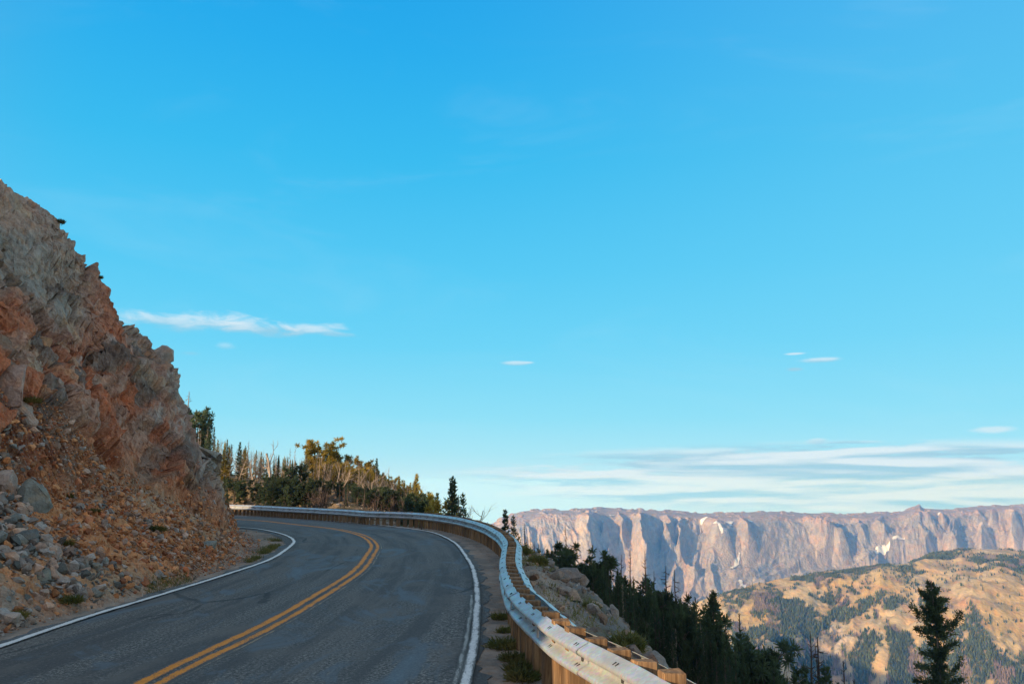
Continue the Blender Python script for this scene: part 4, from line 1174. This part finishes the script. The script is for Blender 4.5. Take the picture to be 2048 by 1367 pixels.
# the ones that can be told apart
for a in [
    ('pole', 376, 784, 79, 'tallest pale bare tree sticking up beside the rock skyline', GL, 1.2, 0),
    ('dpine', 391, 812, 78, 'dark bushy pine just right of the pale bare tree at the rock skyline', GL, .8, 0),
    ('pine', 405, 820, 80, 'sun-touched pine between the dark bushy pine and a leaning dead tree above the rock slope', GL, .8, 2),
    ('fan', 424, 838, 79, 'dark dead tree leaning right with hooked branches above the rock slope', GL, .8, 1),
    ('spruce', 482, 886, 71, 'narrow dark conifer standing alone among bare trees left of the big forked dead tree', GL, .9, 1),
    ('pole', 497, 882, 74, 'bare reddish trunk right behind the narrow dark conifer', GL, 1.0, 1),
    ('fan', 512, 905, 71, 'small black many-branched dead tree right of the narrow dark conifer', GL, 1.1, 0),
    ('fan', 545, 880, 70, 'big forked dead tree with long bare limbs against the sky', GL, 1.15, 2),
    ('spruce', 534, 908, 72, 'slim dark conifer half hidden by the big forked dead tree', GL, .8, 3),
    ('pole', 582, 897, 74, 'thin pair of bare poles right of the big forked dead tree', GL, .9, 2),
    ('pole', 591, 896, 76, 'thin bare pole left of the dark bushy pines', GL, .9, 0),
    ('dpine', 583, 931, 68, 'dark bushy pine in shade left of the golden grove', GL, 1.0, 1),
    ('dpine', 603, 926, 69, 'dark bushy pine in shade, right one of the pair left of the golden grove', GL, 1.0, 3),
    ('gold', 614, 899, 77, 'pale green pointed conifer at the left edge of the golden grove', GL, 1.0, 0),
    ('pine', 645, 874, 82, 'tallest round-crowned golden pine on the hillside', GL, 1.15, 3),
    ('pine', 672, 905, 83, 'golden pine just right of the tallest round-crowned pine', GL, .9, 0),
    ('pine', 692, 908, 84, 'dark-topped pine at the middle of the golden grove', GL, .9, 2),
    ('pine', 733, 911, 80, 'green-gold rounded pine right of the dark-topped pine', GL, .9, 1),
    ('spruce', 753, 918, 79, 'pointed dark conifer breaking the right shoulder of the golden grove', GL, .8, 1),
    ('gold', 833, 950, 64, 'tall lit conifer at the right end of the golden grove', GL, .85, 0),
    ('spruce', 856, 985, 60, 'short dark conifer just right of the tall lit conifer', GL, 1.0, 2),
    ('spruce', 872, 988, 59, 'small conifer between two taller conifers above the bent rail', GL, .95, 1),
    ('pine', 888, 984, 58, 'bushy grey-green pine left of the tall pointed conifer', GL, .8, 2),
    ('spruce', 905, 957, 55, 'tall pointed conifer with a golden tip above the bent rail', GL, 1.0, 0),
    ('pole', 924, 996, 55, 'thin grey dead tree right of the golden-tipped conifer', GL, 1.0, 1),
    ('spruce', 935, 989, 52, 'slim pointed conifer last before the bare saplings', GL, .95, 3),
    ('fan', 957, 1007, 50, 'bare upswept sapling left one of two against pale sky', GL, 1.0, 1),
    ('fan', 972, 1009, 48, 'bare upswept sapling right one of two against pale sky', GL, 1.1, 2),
    ('spruce', 1011, 1022, 50, 'narrow dark conifer in front of the left end of the rock wall', GR, .95, 1),
    ('spruce', 1030, 1034, 48, 'smaller ragged conifer just right of the narrow one before the rock wall', GR, 1.0, 3),
    ('spire', 1054, 1048, 47, 'thin grey half-dead conifer beside the grey thicket', GR, .9, 1),
    ('dpine', 1123, 1084, 44, 'bushy dark pine where the grey thicket ends', GR, 1.0, 0),
    ('dpole', 1137, 1052, 45, 'thin bare spire rising above the bushy dark pines', GR, .7, 0),
    ('dpine', 1178, 1099, 43, 'broad dark pine in the middle of the shaded wood', GR, 1.1, 1),
    ('spruce', 1207, 1104, 46, 'tiny-topped conifer against the blue shaded gully', GR, .6, 1),
    ('dpole', 1234, 1112, 45, 'bare thin pole against the blue shaded gully', GR, .6, 1),
    ('spire', 1261, 1100, 41, 'ragged red-brown half-dead conifer, left of the tallest one', GR, .8, 1),
    ('spire', 1288, 1105, 40, 'tallest dark conifer of the shaded wood with thin dead top', GR, 1.0, 0),
    ('dpole', 1310, 1146, 40, 'short bare dead spire right of the tallest dark conifer', GR, .7, 0),
    ('dpole', 1328, 1134, 39, 'bare twiggy spire, left one of the two tall dead spires', GR, .95, 1),
    ('dpole', 1347, 1142, 39, 'bare twiggy spire, right one of the two tall dead spires', GR, .8, 0),
    ('spruce', 1243, 1148, 39, 'dark full conifer in front of the ragged half-dead ones', GR, .9, 2),
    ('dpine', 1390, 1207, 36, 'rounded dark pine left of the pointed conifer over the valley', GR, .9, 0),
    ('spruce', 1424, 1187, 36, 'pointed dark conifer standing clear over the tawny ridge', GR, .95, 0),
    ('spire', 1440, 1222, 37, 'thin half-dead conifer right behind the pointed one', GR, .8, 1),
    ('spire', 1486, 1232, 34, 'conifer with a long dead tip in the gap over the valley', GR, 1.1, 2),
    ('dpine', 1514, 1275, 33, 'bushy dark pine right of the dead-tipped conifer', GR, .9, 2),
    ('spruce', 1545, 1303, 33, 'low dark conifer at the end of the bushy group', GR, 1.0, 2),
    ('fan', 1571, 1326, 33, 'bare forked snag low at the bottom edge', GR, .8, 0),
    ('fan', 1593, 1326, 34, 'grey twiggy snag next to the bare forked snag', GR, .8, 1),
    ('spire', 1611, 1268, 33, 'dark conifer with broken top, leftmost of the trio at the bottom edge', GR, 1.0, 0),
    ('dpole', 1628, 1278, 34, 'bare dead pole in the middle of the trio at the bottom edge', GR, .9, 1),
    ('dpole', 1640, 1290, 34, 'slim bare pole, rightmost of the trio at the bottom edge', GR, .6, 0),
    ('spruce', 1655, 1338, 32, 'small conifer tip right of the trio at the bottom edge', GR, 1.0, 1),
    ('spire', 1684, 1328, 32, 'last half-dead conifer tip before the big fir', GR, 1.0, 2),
]:
    tree_at(*a)

# the large fir standing by itself, with long uneven boughs
def big_fir():
    r = np.random.default_rng(77); Y = 24.0; q_ = 34.0 / 24.0
    foot = at_depth(1862, 1160, 34.0); g_foot = ground_z(foot[0], foot[1]); H = (foot[2] - g_foot) / q_
    top = at_depth(1862, 1160, Y); g = top[2] - H
    Bt = MB(); Bc = MB()
    zz = np.linspace(-.4, H, 14); bend = np.cumsum(r.normal(0, .018, (14, 2)), 0); bend -= bend[-1]
    tube(Bt, np.c_[bend, zz], np.interp(zz, [-.4, 0, H], [.2, .16, .015]), 9)
    def bough(z, a, L, up, thick=1.0, droop=0.):
        o = np.array([np.interp(z, zz, bend[:, 0]), np.interp(z, zz, bend[:, 1]), z]); d = np.array([math.cos(a), math.sin(a), 0])
        t = np.linspace(0, 1, 8); p = o + d * (L * t)[:, None]; p[:, 2] += L * (up * t ** 1.7 - droop * t)
        p += r.normal(0, .012, p.shape) * t[:, None]
        tube(Bt, p, np.linspace(.020, .005, 8), 4)
        n = int(L * 520 * thick) + 40
        s = r.uniform(.06, 1.02, n); b = np.stack([np.interp(s, t, p[:, i]) for i in range(3)], 1)
        wid = .17 * (1.1 - .5 * s) * thick * min(1, L + .25)
        # clumps along the bough
        cl = .45 + .55 * (np.sin(s * L * 16 + r.uniform(0, 6)) > -.35)
        off = r.normal(0, 1, (n, 3)) * np.array([.5, .5, .42]) * (wid * cl)[:, None]
        dd = unit(d * .55 + off * 3 + r.normal(0, .5, (n, 3)) + np.array([0, 0, .25]))
        v, q = leaves(b + off, dd, r.uniform(.05, .11, n), .030, r); Bc.add(v, q)
    z = H * .985
    while z > H * .12:
        k = H - z
        env = .05 + .33 * min(1, k / .6) * (1 if k < 1.1 else max(.62, 1 - .45 * (k - 1.1)))
        for j in range(r.integers(4, 7)):
            if r.random() < (.12 if k < 1 else .34): continue
            bough(z, r.uniform(0, 6.28), env * r.uniform(.55, 1.12), np.interp(k, [0, .4, 3], [1.3, .55, .25]), .85 if k < 2 else 1.0)
        z -= r.uniform(.09, .15) if k < 3.4 else r.uniform(.25, .4)
    for (zp, side, L, up) in [(1233, -1, .78, .50), (1268, -1, .72, .25), (1258, 1, .62, .35), (1272, 1, 1.02, .75), (1300, 1, .72, .3), (1312, -1, .62, .2), (1336, -1, .80, .12), (1350, 1, .84, .6), (1190, -1, .45, .3), (1205, 1, .48, .45), (1366, -1, .9, .1), (1372, 1, .8, .2)]:
        bough(at_depth(1862, zp, Y)[2] - g - (.12 if up > .4 else 0), (math.pi if side < 0 else 0) + r.uniform(-.25, .25), L, up, 1.15)
    o = empty('fir_tree', (foot[0], foot[1], g_foot)); o.scale = (q_ * .84, q_ * .84, q_); tag(o, 'large dark fir with uneven upturned boughs standing alone in front of the sunlit ridge', 'fir tree')
    link('trunk', Bt.mesh('trunk', M_BARK), o); link('crown', Bc.mesh('crown', M_SPRUCE), o)
big_fir()

def fill(n, xr, yr, kinds, label, group, top, hr, seed, fat=(.85, 1.15), cond=None, lo=.72):
    """more of the same wood: positions on the ground, never taller than the wood's own ragged skyline"""
    r = random.Random(seed); made = 0; tries = 0
    while made < n and tries < n * 40:
        tries += 1
        px = r.uniform(*xr); Y = r.uniform(*yr); d = ray(px, 1000); x = d[0] / d[1] * Y
        dG = float(RAIL.sd(np.array([x]), np.array([Y]))[0][0])
        if dG > -2.2 or (cond and not cond(px, Y, -dG)): continue
        g = ground_z(x, Y); d2 = ray(px, np.interp(px, [a for a, b in top], [b for a, b in top]))
        hmax = CAM_H + d2[2] / d2[1] * Y - g; h = min(hmax * r.uniform(lo, .995), r.uniform(*hr))
        if h < .9: continue
        k = r.choice(kinds)
        plant_tree(k, x, Y, h, label[KINDS[k][1]], group, r.uniform(*fat), None, g); made += 1

TOPL = [(360, 800), (430, 862), (470, 885), (520, 900), (600, 915), (640, 905), (700, 915), (740, 925), (790, 945), (840, 970), (880, 992), (930, 1004), (975, 1024), (1000, 1034)]
lab = {'conifer': 'one of the plain conifers crowded together in the sunlit wood beyond the far guardrail', 'pine_tree': 'one of the bushy pines crowded together in the sunlit wood beyond the far guardrail', 'dead_tree': 'one of the bare dead trees crowded together in the sunlit wood beyond the far guardrail'}
G2 = 'crowded wood beyond the far guardrail'
fill(80, (630, 850), (68, 88), ['brush', 'brush', 'fan', 'brush', 'pole'], lab, G2, TOPL, (3, 6.5), 1)
fill(34, (385, 640), (72, 92), ['brush', 'brush', 'pole', 'fan'], lab, G2, TOPL, (2.0, 3.8), 2)
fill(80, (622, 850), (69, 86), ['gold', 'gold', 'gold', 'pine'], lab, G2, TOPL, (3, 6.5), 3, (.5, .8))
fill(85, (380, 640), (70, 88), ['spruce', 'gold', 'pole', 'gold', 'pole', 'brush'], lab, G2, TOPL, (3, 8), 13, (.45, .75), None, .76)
shade = {'conifer': 'one of the low dark conifers in the shaded row right behind the far guardrail', 'pine_tree': 'one of the low dark pines in the shaded row right behind the far guardrail', 'dead_tree': 'one of the bare brushy trees in the shaded row right behind the far guardrail'}
G3 = 'shaded row behind the far guardrail'
TOPS = [(440, 940), (480, 950), (560, 945), (620, 950), (700, 962), (780, 972), (850, 985), (930, 1003), (1000, 1035)]
fill(95, (445, 830), (62, 72), ['spruce', 'dpine', 'dpine', 'spruce'], shade, G3, TOPS, (1.6, 4.2), 4, (.9, 1.3))
fill(60, (610, 860), (60, 70), ['shade_brush', 'shade_brush', 'dpole', 'shade_brush'], shade, G3, TOPS, (1.4, 3.2), 5)
fill(20, (800, 960), (50, 64), ['spruce', 'spruce', 'dpine'], shade, G3, TOPS, (1.5, 5), 6, (.9, 1.2))
low = {'conifer': 'one of the dark conifers packed into the shaded wood below the guardrail', 'pine_tree': 'one of the dark pines packed into the shaded wood below the guardrail', 'dead_tree': 'one of the bare dead trunks packed into the shaded wood below the guardrail'}
G4 = 'shaded wood below the guardrail'
TOPR = [(1000, 1045), (1040, 1060), (1060, 1070), (1110, 1090), (1150, 1098), (1200, 1122), (1250, 1140), (1300, 1155), (1340, 1182), (1380, 1210), (1430, 1228), (1470, 1285), (1530, 1305), (1560, 1345), (1620, 1345), (1700, 1350)]
far_out = lambda px, Y, d: d > 3.0
fill(50, (1030, 1125), (36, 56), ['shade_brush', 'dpole', 'spire', 'dpole'], low, G4, TOPR, (2, 6), 7, (.8, 1.1), far_out)
fill(190, (1095, 1480), (23, 50), ['spruce', 'spruce', 'spruce', 'spire', 'dpine'], low, G4, TOPR, (8, 20), 8, (.38, .62), far_out, .70)
fill(24, (1400, 1560), (26, 40), ['spruce', 'dpine', 'spire'], low, G4, TOPR, (6, 18), 9, (.5, .8), far_out, .8)
fill(26, (1240, 1400), (25, 36), ['pole', 'pole', 'dpole'], low, G4, [(a, b + 25) for a, b in TOPR], (4, 12), 10, (.45, .6), far_out)
fill(10, (1540, 1720), (28, 40), ['spire', 'dpole', 'spruce'], low, G4, TOPR, (3.5, 12), 11, (.8, 1.0), far_out)

# ------------------------------------------------------------------ weeds and low shrubs
M_WEED = needle_mat('weed_leaves', (.085, .10, .03), (.20, .16, .055), .3)
M_SHRUB = needle_mat('shrub_leaves', (.12, .13, .04), (.26, .22, .08), .3)
def tuft_mesh(name, m, seed, n, spread, h, leaf, w):
    r = np.random.default_rng(seed); B = MB()
    a = r.uniform(0, 6.28, n); rad = np.sqrt(r.random(n)) * spread
    p = np.c_[np.cos(a) * rad, np.sin(a) * rad, r.random(n) ** 1.3 * h * (1 - .6 * (rad / spread) ** 2) - .02]
    d = unit(np.c_[np.cos(a) * .55, np.sin(a) * .55, np.full(n, .8)] + r.normal(0, .45, (n, 3)))
    v, q = leaves(p, d, r.uniform(.5, 1.3, n) * leaf, w, r); B.add(v, q)
    return B.mesh(name, m)
WEEDS = [tuft_mesh('weed', M_WEED, s, 380, .15, .10, .09, .016) for s in (1, 2, 3)]
SHRUBS = [tuft_mesh('shrub', M_SHRUB, s, 900, .30, .30, .12, .025) for s in (4, 5)]
def weed(x, y, s, label, meshes=WEEDS, name='weed', cat='weed', group=None):
    o = link(name, meshes[TR.randrange(len(meshes))]); o.location = (x, y, ground_z(x, y)); o.scale = (s * TR.uniform(.9, 1.3), s * TR.uniform(.9, 1.3), s); o.rotation_euler = (0, 0, TR.uniform(0, 6))
    return tag(o, label, cat, group)
GW = 'weeds at the foot of the guardrail posts'
for (px, py, s, lab_) in [(1000, 1236, 1.1, 'olive weed farthest up the gravel strip against the guardrail posts'), (1010, 1262, .9, 'small ragged weed second up the gravel strip by the posts'), (1008, 1293, 1.3, 'wide dark green weed midway along the gravel strip by the posts'),
                          (1026, 1318, 1.1, 'bright leafy weed below the wide dark one by the posts'), (1036, 1338, 1.2, 'yellowing tall weed near the bottom edge by the posts'), (1046, 1356, 1.3, 'nearest green weed touching the bottom edge by the posts')]:
    p = on_plane(px, py, -.05); weed(p[0], p[1], s * .85, lab_, group=GW)
for (px, py, Y, s, lab_) in [(1046, 1120, 30, 1.05, 'yellow-green shrub on the slope just outside the back rail at the bend'), (1252, 1285, 15, 1.0, 'rounded yellow-green shrub at the lip of the rocky slope'), (1180, 1215, 19, .65, 'low olive shrub on the rocky slope above the dark trees'),
                             (1075, 1150, 26, 1.0, 'brownish shrub between the back rail and the grey outcrop'), (1240, 1300, 13.5, .8, 'small green shrub beside the rounded yellow-green one'), (1062, 1105, 34, .9, 'low shrub at the top of the slope beside the dead thicket')]:
    p = at_depth(px, py, Y); weed(p[0], p[1], s, lab_, SHRUBS, 'shrub', 'shrub', 'shrubs on the slope outside the guardrail')
for (px, py, s, lab_) in [(155, 1000, .9, 'green tuft high on the rust talus, upper of two'), (187, 1030, .7, 'green tuft just below another on the rust talus'), (135, 1098, .9, 'green tuft among pale stones on the grey rubble'), (312, 1072, 1.2, 'dry brown tuft among orange talus stones'),
                          (52, 817, 1.1, 'round dark bush growing in the rust-coloured rock face'), (140, 1212, 1.1, 'green weed at the gravel edge under the grey rubble'), (30, 1245, .9, 'green weed beside the pale boulder at the left edge')]:
    p = hit_slope(px, py); o = weed(p[0], p[1], s, lab_, group='tufts growing on the rock slope'); o.location.z = p[2] + .05
def verge():
    r = np.random.default_rng(31); B = MB(); n = 9000
    k = r.integers(0, len(LINE_L.c), n); off = .5 + np.abs(r.normal(0, .22, n)); p = LINE_L.c[k] + LINE_L.n[k] * off[:, None]
    nn = fbm(p[:, 0] * .9, p[:, 1] * .45, 0, 3, 131)
    ok = (p[:, 1] > 9) & (p[:, 1] < 36) & (nn + np.interp(p[:, 1], [9, 20, 27, 31, 36], [-.22, -.12, .12, .35, -.3]) > .08); p = p[ok]; n = len(p)
    z = height(p[:, 0], p[:, 1])
    rep = 7; P = np.repeat(np.c_[p, z], rep, 0) + np.c_[r.normal(0, .05, (n * rep, 2)), np.zeros(n * rep)]
    d = unit(r.normal(0, .45, (n * rep, 3)) + np.array([0, 0, 1.]))
    v, q = leaves(P, d, r.uniform(.04, .15, n * rep), .012, r); B.add(v, q)
    tag(link('grass', B.mesh('grass', M_WEED)), 'thin weedy grass along the gravel beside the inner edge line', 'grass', kind='stuff')
    n = 13000; px = r.uniform(-60, 130, n); k = r.integers(0, len(RAIL.c), n); off = -(.5 + r.random(n) * 5.5); p = RAIL.c[k] + RAIL.n[k] * off[:, None]
    ok = (p[:, 1] > 6) & (p[:, 1] < 62) & (fbm(p[:, 0] * .55, p[:, 1] * .55, 0, 4, 133) > .1); p = p[ok]; n = len(p); z = height(p[:, 0], p[:, 1])
    rep = 4; P = np.repeat(np.c_[p, z], rep, 0) + np.c_[r.normal(0, .05, (n * rep, 2)), np.zeros(n * rep)]
    d = unit(r.normal(0, .5, (n * rep, 3)) + np.array([0, 0, 1.])); B = MB()
    v, q = leaves(P, d, r.uniform(.05, .17, n * rep), .014, r); B.add(v, q)
    tag(link('grass', B.mesh('grass', M_SHRUB)), 'dry tufted grass on the slope outside the guardrail', 'grass', kind='stuff')
verge()
def skyline_bushes():
    for (px, py, s, lab_) in [(121, 462, 1.0, 'small round bush on the skyline of the rock slope'), (210, 535, .8, 'low dark tuft on the skyline ledge below the round bush')]:
        d = ray(px, py); az, P = TERR[0]; c = P[np.argmin(np.abs(az - math.atan2(d[0], d[1])))]; h = np.hypot(c[:, 0], c[:, 1])
        k = np.argmax(np.where((h > 12) & (h < 46), (c[:, 2] - CAM_H) / h, -9))
        o = weed(c[k, 0], c[k, 1], s * 1.15, lab_, group='tufts growing on the rock slope'); o.location.z = c[k, 2] - .03
skyline_bushes()

# ------------------------------------------------------------------ air, sky, sun, camera
def build_haze():
    m = bpy.data.materials.new('mountain_air'); m.use_nodes = True; nt = m.node_tree; nt.nodes.clear()
    out = nt.nodes.new('ShaderNodeOutputMaterial'); v = nt.nodes.new('ShaderNodeVolumePrincipled'); nt.links.new(v.outputs[0], out.inputs['Volume'])
    v.inputs['Color'].default_value = HAZE_COL + (1,); v.inputs['Density'].default_value = HAZE_D; v.inputs['Absorption Color'].default_value = (1, 1, 1, 1)
    v.inputs['Anisotropy'].default_value = .1
    lo = np.array([-2600., -1200., -1500.]); hi = np.array([5600., 6600., 34.])
    vv, qq = box((lo + hi) / 2, hi - lo)
    B = MB(); B.add(vv, qq); tag(link('haze', B.mesh('haze', m)), 'thin blue mountain air over the valley', 'haze', kind='stuff')

HAZE_COL = (.07, .36, 1.0); HAZE_D = 1.1e-4
build_haze()

def build_world():
    w = bpy.data.worlds.new('World'); SC.world = w; w.use_nodes = True
    nt = w.node_tree; nt.nodes.clear(); n = N(nt)
    out = n.node('ShaderNodeOutputWorld'); bg = n.node('ShaderNodeBackground'); nt.links.new(bg.outputs[0], out.inputs[0])
    co = n.coord('Generated')
    sx = n.node('ShaderNodeSeparateXYZ'); n.set(sx.inputs[0], co); X, Y, Z = sx.outputs
    zc = n.math('MAXIMUM', Z, .012)
    cb = n.node('ShaderNodeCombineXYZ'); n.set(cb.inputs[0], X); n.set(cb.inputs[1], Y); n.set(cb.inputs[2], zc)
    sky = n.node('ShaderNodeTexSky', sky_type='NISHITA'); sky.sun_disc = False; sky.sun_elevation = SUN_EL
    sky.sun_rotation = math.pi + SUN_AZ          # clockwise from +Y
    sky.altitude = 2800; sky.air_density = 1.0; sky.dust_density = .6; sky.ozone_density = 1.0
    n.set(sky.inputs[0], cb.outputs[0])
    base = n.mix(1.0, sky.outputs[0], (2.6, 2.3, 2.1, 1), 'MULTIPLY')
    # clear mountain blue away from the sun: the sky's own colour, deepened
    az = n.math('ARCTAN2', X, Y); el = n.math('ARCSINE', Z)
    t = n.mapr(Z, 0.0, .62, 0, 1, False)
    deep = n.ramp(t, SKY_STOPS)
    side = n.math('ADD', n.math('MULTIPLY', X, -SUN_H[0]), n.math('MULTIPLY', Y, -SUN_H[1]))   # 1 straight away from the sun
    front = n.mapr(side, -.45, .25)
    # slightly paler towards the right of the view
    deep = n.mix(n.mapr(az, -.2, .75, 0, .22), deep, (.30 / SKY_K, .74 / SKY_K, .96 / SKY_K, 1))
    col = n.mix(front, base, deep)
    # added white veil overhead and off to the side, unseen, to lift ambient light
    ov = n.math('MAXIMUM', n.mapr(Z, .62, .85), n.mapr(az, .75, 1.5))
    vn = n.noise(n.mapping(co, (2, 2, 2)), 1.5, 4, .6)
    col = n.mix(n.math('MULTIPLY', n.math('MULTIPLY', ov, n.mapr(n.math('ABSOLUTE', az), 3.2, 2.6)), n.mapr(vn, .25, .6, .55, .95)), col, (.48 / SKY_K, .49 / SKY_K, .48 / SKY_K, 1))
    # cloud: thin streaks low on the right, and a few small lens clouds
    v2 = n.node('ShaderNodeCombineXYZ'); n.set(v2.inputs[0], az); n.set(v2.inputs[1], el)
    vec = v2.outputs[0]
    def ell(px, py, rx, ry, soft=.5):
        d = ray(px, py); d = d / np.linalg.norm(d); a0 = math.atan2(d[0], d[1]); e0 = math.asin(d[2])
        u = n.math('DIVIDE', n.math('SUBTRACT', az, a0), rx / F_PX); q = n.math('DIVIDE', n.math('SUBTRACT', el, e0), ry / F_PX)
        s = n.math('SQRT', n.math('ADD', n.math('MULTIPLY', u, u), n.math('MULTIPLY', q, q)))
        return n.math('SUBTRACT', 1.0, s), q
    wisp = n.noise(n.mapping(vec, (20, 62, 1)), 1.0, 6, .6, .5)
    wl = n.math('SUBTRACT', wisp, .5)
    def add_cloud(col, lst, white, shade, gain, wob, soft, amt):
        m = None; qm = None
        for e in lst:
            s, q = ell(*e)
            if m is None: m, qm = s, q
            else: m = n.math('MAXIMUM', m, s)
        f = n.math('MULTIPLY', n.mapr(n.math('ADD', m, n.math('MULTIPLY', wl, wob)), 0, soft), amt)
        c = n.mix(n.mapr(n.math('ADD', qm, n.math('MULTIPLY', wl, 2)), -.7, .4), shade, white)
        return n.mix(f, col, c)
    k = 1 / SKY_K
    W = (.76 * k, .87 * k, .94 * k, 1); Sd = (.36 * k, .62 * k, .78 * k, 1)
    # long banks near the horizon
    bank = n.noise(n.mapping(vec, (4.0, 52, 1), loc=(.7, .2, 0)), 1.0, 6, .5, .4)
    fine = n.noise(n.mapping(vec, (22, 190, 1)), 1.0, 5, .6, .2)
    bb = n.math('ADD', bank, n.math('MULTIPLY', n.math('SUBTRACT', fine, .5), .6))
    env, q = ell(1720, 955, 860, 74)
    bmask = n.math('MULTIPLY', n.mapr(n.math('ADD', bb, n.math('MULTIPLY', env, .28)), .41, .59), n.mapr(env, 0, .35))
    under = n.noise(n.mapping(vec, (4.0, 52, 1), loc=(.7, .2 + .30, 0)), 1.0, 6, .5, .4)
    lit = n.mapr(n.math('SUBTRACT', under, bank), -.10, .12)
    bcol = n.mix(lit, W, Sd)
    # a pale veil below the banks
    veil, q = ell(1750, 1000, 1100, 90)
    col = n.mix(n.mapr(veil, 0, .8, 0, .55), col, (.70 * k, .88 * k, .94 * k, 1))
    col = n.mix(n.math('MULTIPLY', bmask, .88), col, bcol)
    # faint cirrus right across the middle
    ci = n.noise(n.mapping(vec, (2.2, 9, 1), rot=(0, 0, .32), loc=(3, 1, 0)), 1.0, 7, .6, 1.0)
    col = n.mix(n.math('MULTIPLY', n.mapr(ci, .50, .78), .09), col, (.62 * k, .85 * k, .97 * k, 1))
    col = add_cloud(col, [(340, 640, 125, 24), (420, 645, 90, 20)], W, Sd, 1, 2.3, .9, .7)
    col = add_cloud(col, [(490, 648, 62, 20), (545, 660, 70, 15)], W, Sd, 1, 2.4, .9, .7)
    col = add_cloud(col, [(620, 658, 85, 16), (660, 668, 60, 9)], W, Sd, 1, 2.4, .9, .66)
    col = add_cloud(col, [(1034, 726, 40, 6), (1050, 725, 26, 4)], W, Sd, 1, .9, .7, .62)
    col = add_cloud(col, [(1640, 720, 46, 7), (1590, 738, 20, 5), (1590, 707, 22, 3)], W, Sd, 1, .9, .7, .66)
    col = add_cloud(col, [(1635, 881, 26, 8), (1700, 884, 60, 4), (1985, 858, 40, 8)], W, Sd, 1, 1.0, .7, .6)
    col = add_cloud(col, [(452, 692, 22, 10), (382, 706, 26, 6)], W, Sd, 1, 1.2, .9, .3)
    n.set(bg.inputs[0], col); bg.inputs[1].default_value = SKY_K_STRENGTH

SKY_K_STRENGTH = .10
SKY_K = .10 * 2 ** .3
def _lin(c): return tuple(((x / 255 + .055) / 1.055) ** 2.4 if x > 10 else x / 255 / 12.92 for x in c)
SKY_STOPS = [(p, tuple(np.array(_lin(c)) / SKY_K)) for p, c in [(0, (200, 236, 248)), (.06, (172, 232, 249)), (.13, (145, 225, 249)), (.27, (110, 212, 248)), (.42, (86, 201, 245)), (.62, (58, 187, 240)), (.80, (42, 173, 237)), (1, (30, 158, 232))]]
build_world()

sun = bpy.data.lights.new('sun', 'SUN'); sun.energy = 5.0; sun.angle = R(.53); sun.color = (1.0, .74, .46)
so = bpy.data.objects.new('sun', sun); COL.objects.link(so)
to_sun = Vector((SUN_H[0] * math.cos(SUN_EL), SUN_H[1] * math.cos(SUN_EL), math.sin(SUN_EL)))
so.rotation_euler = to_sun.to_track_quat('Z', 'Y').to_euler(); so.location = (-30, -40, 50)

cam = bpy.data.cameras.new('camera'); cam.sensor_width = 36; cam.lens = 36 * F_PX / 2048; cam.clip_start = .1; cam.clip_end = 30000
co_ = bpy.data.objects.new('camera', cam); COL.objects.link(co_); co_.location = (0, 0, CAM_H); co_.rotation_euler = (math.pi / 2 + PITCH, 0, 0)
SC.camera = co_
SC.render.resolution_x, SC.render.resolution_y = 1024, 683
SC.view_settings.view_transform = 'Standard'; SC.view_settings.look = 'None'; SC.view_settings.exposure = 0.3; SC.view_settings.gamma = 1.0
SC.render.engine = 'CYCLES'
SC.cycles.volume_bounces = 1; SC.cycles.max_bounces = 6; SC.cycles.diffuse_bounces = 3; SC.cycles.glossy_bounces = 3; SC.cycles.transmission_bounces = 2
SC.cycles.use_denoising = True
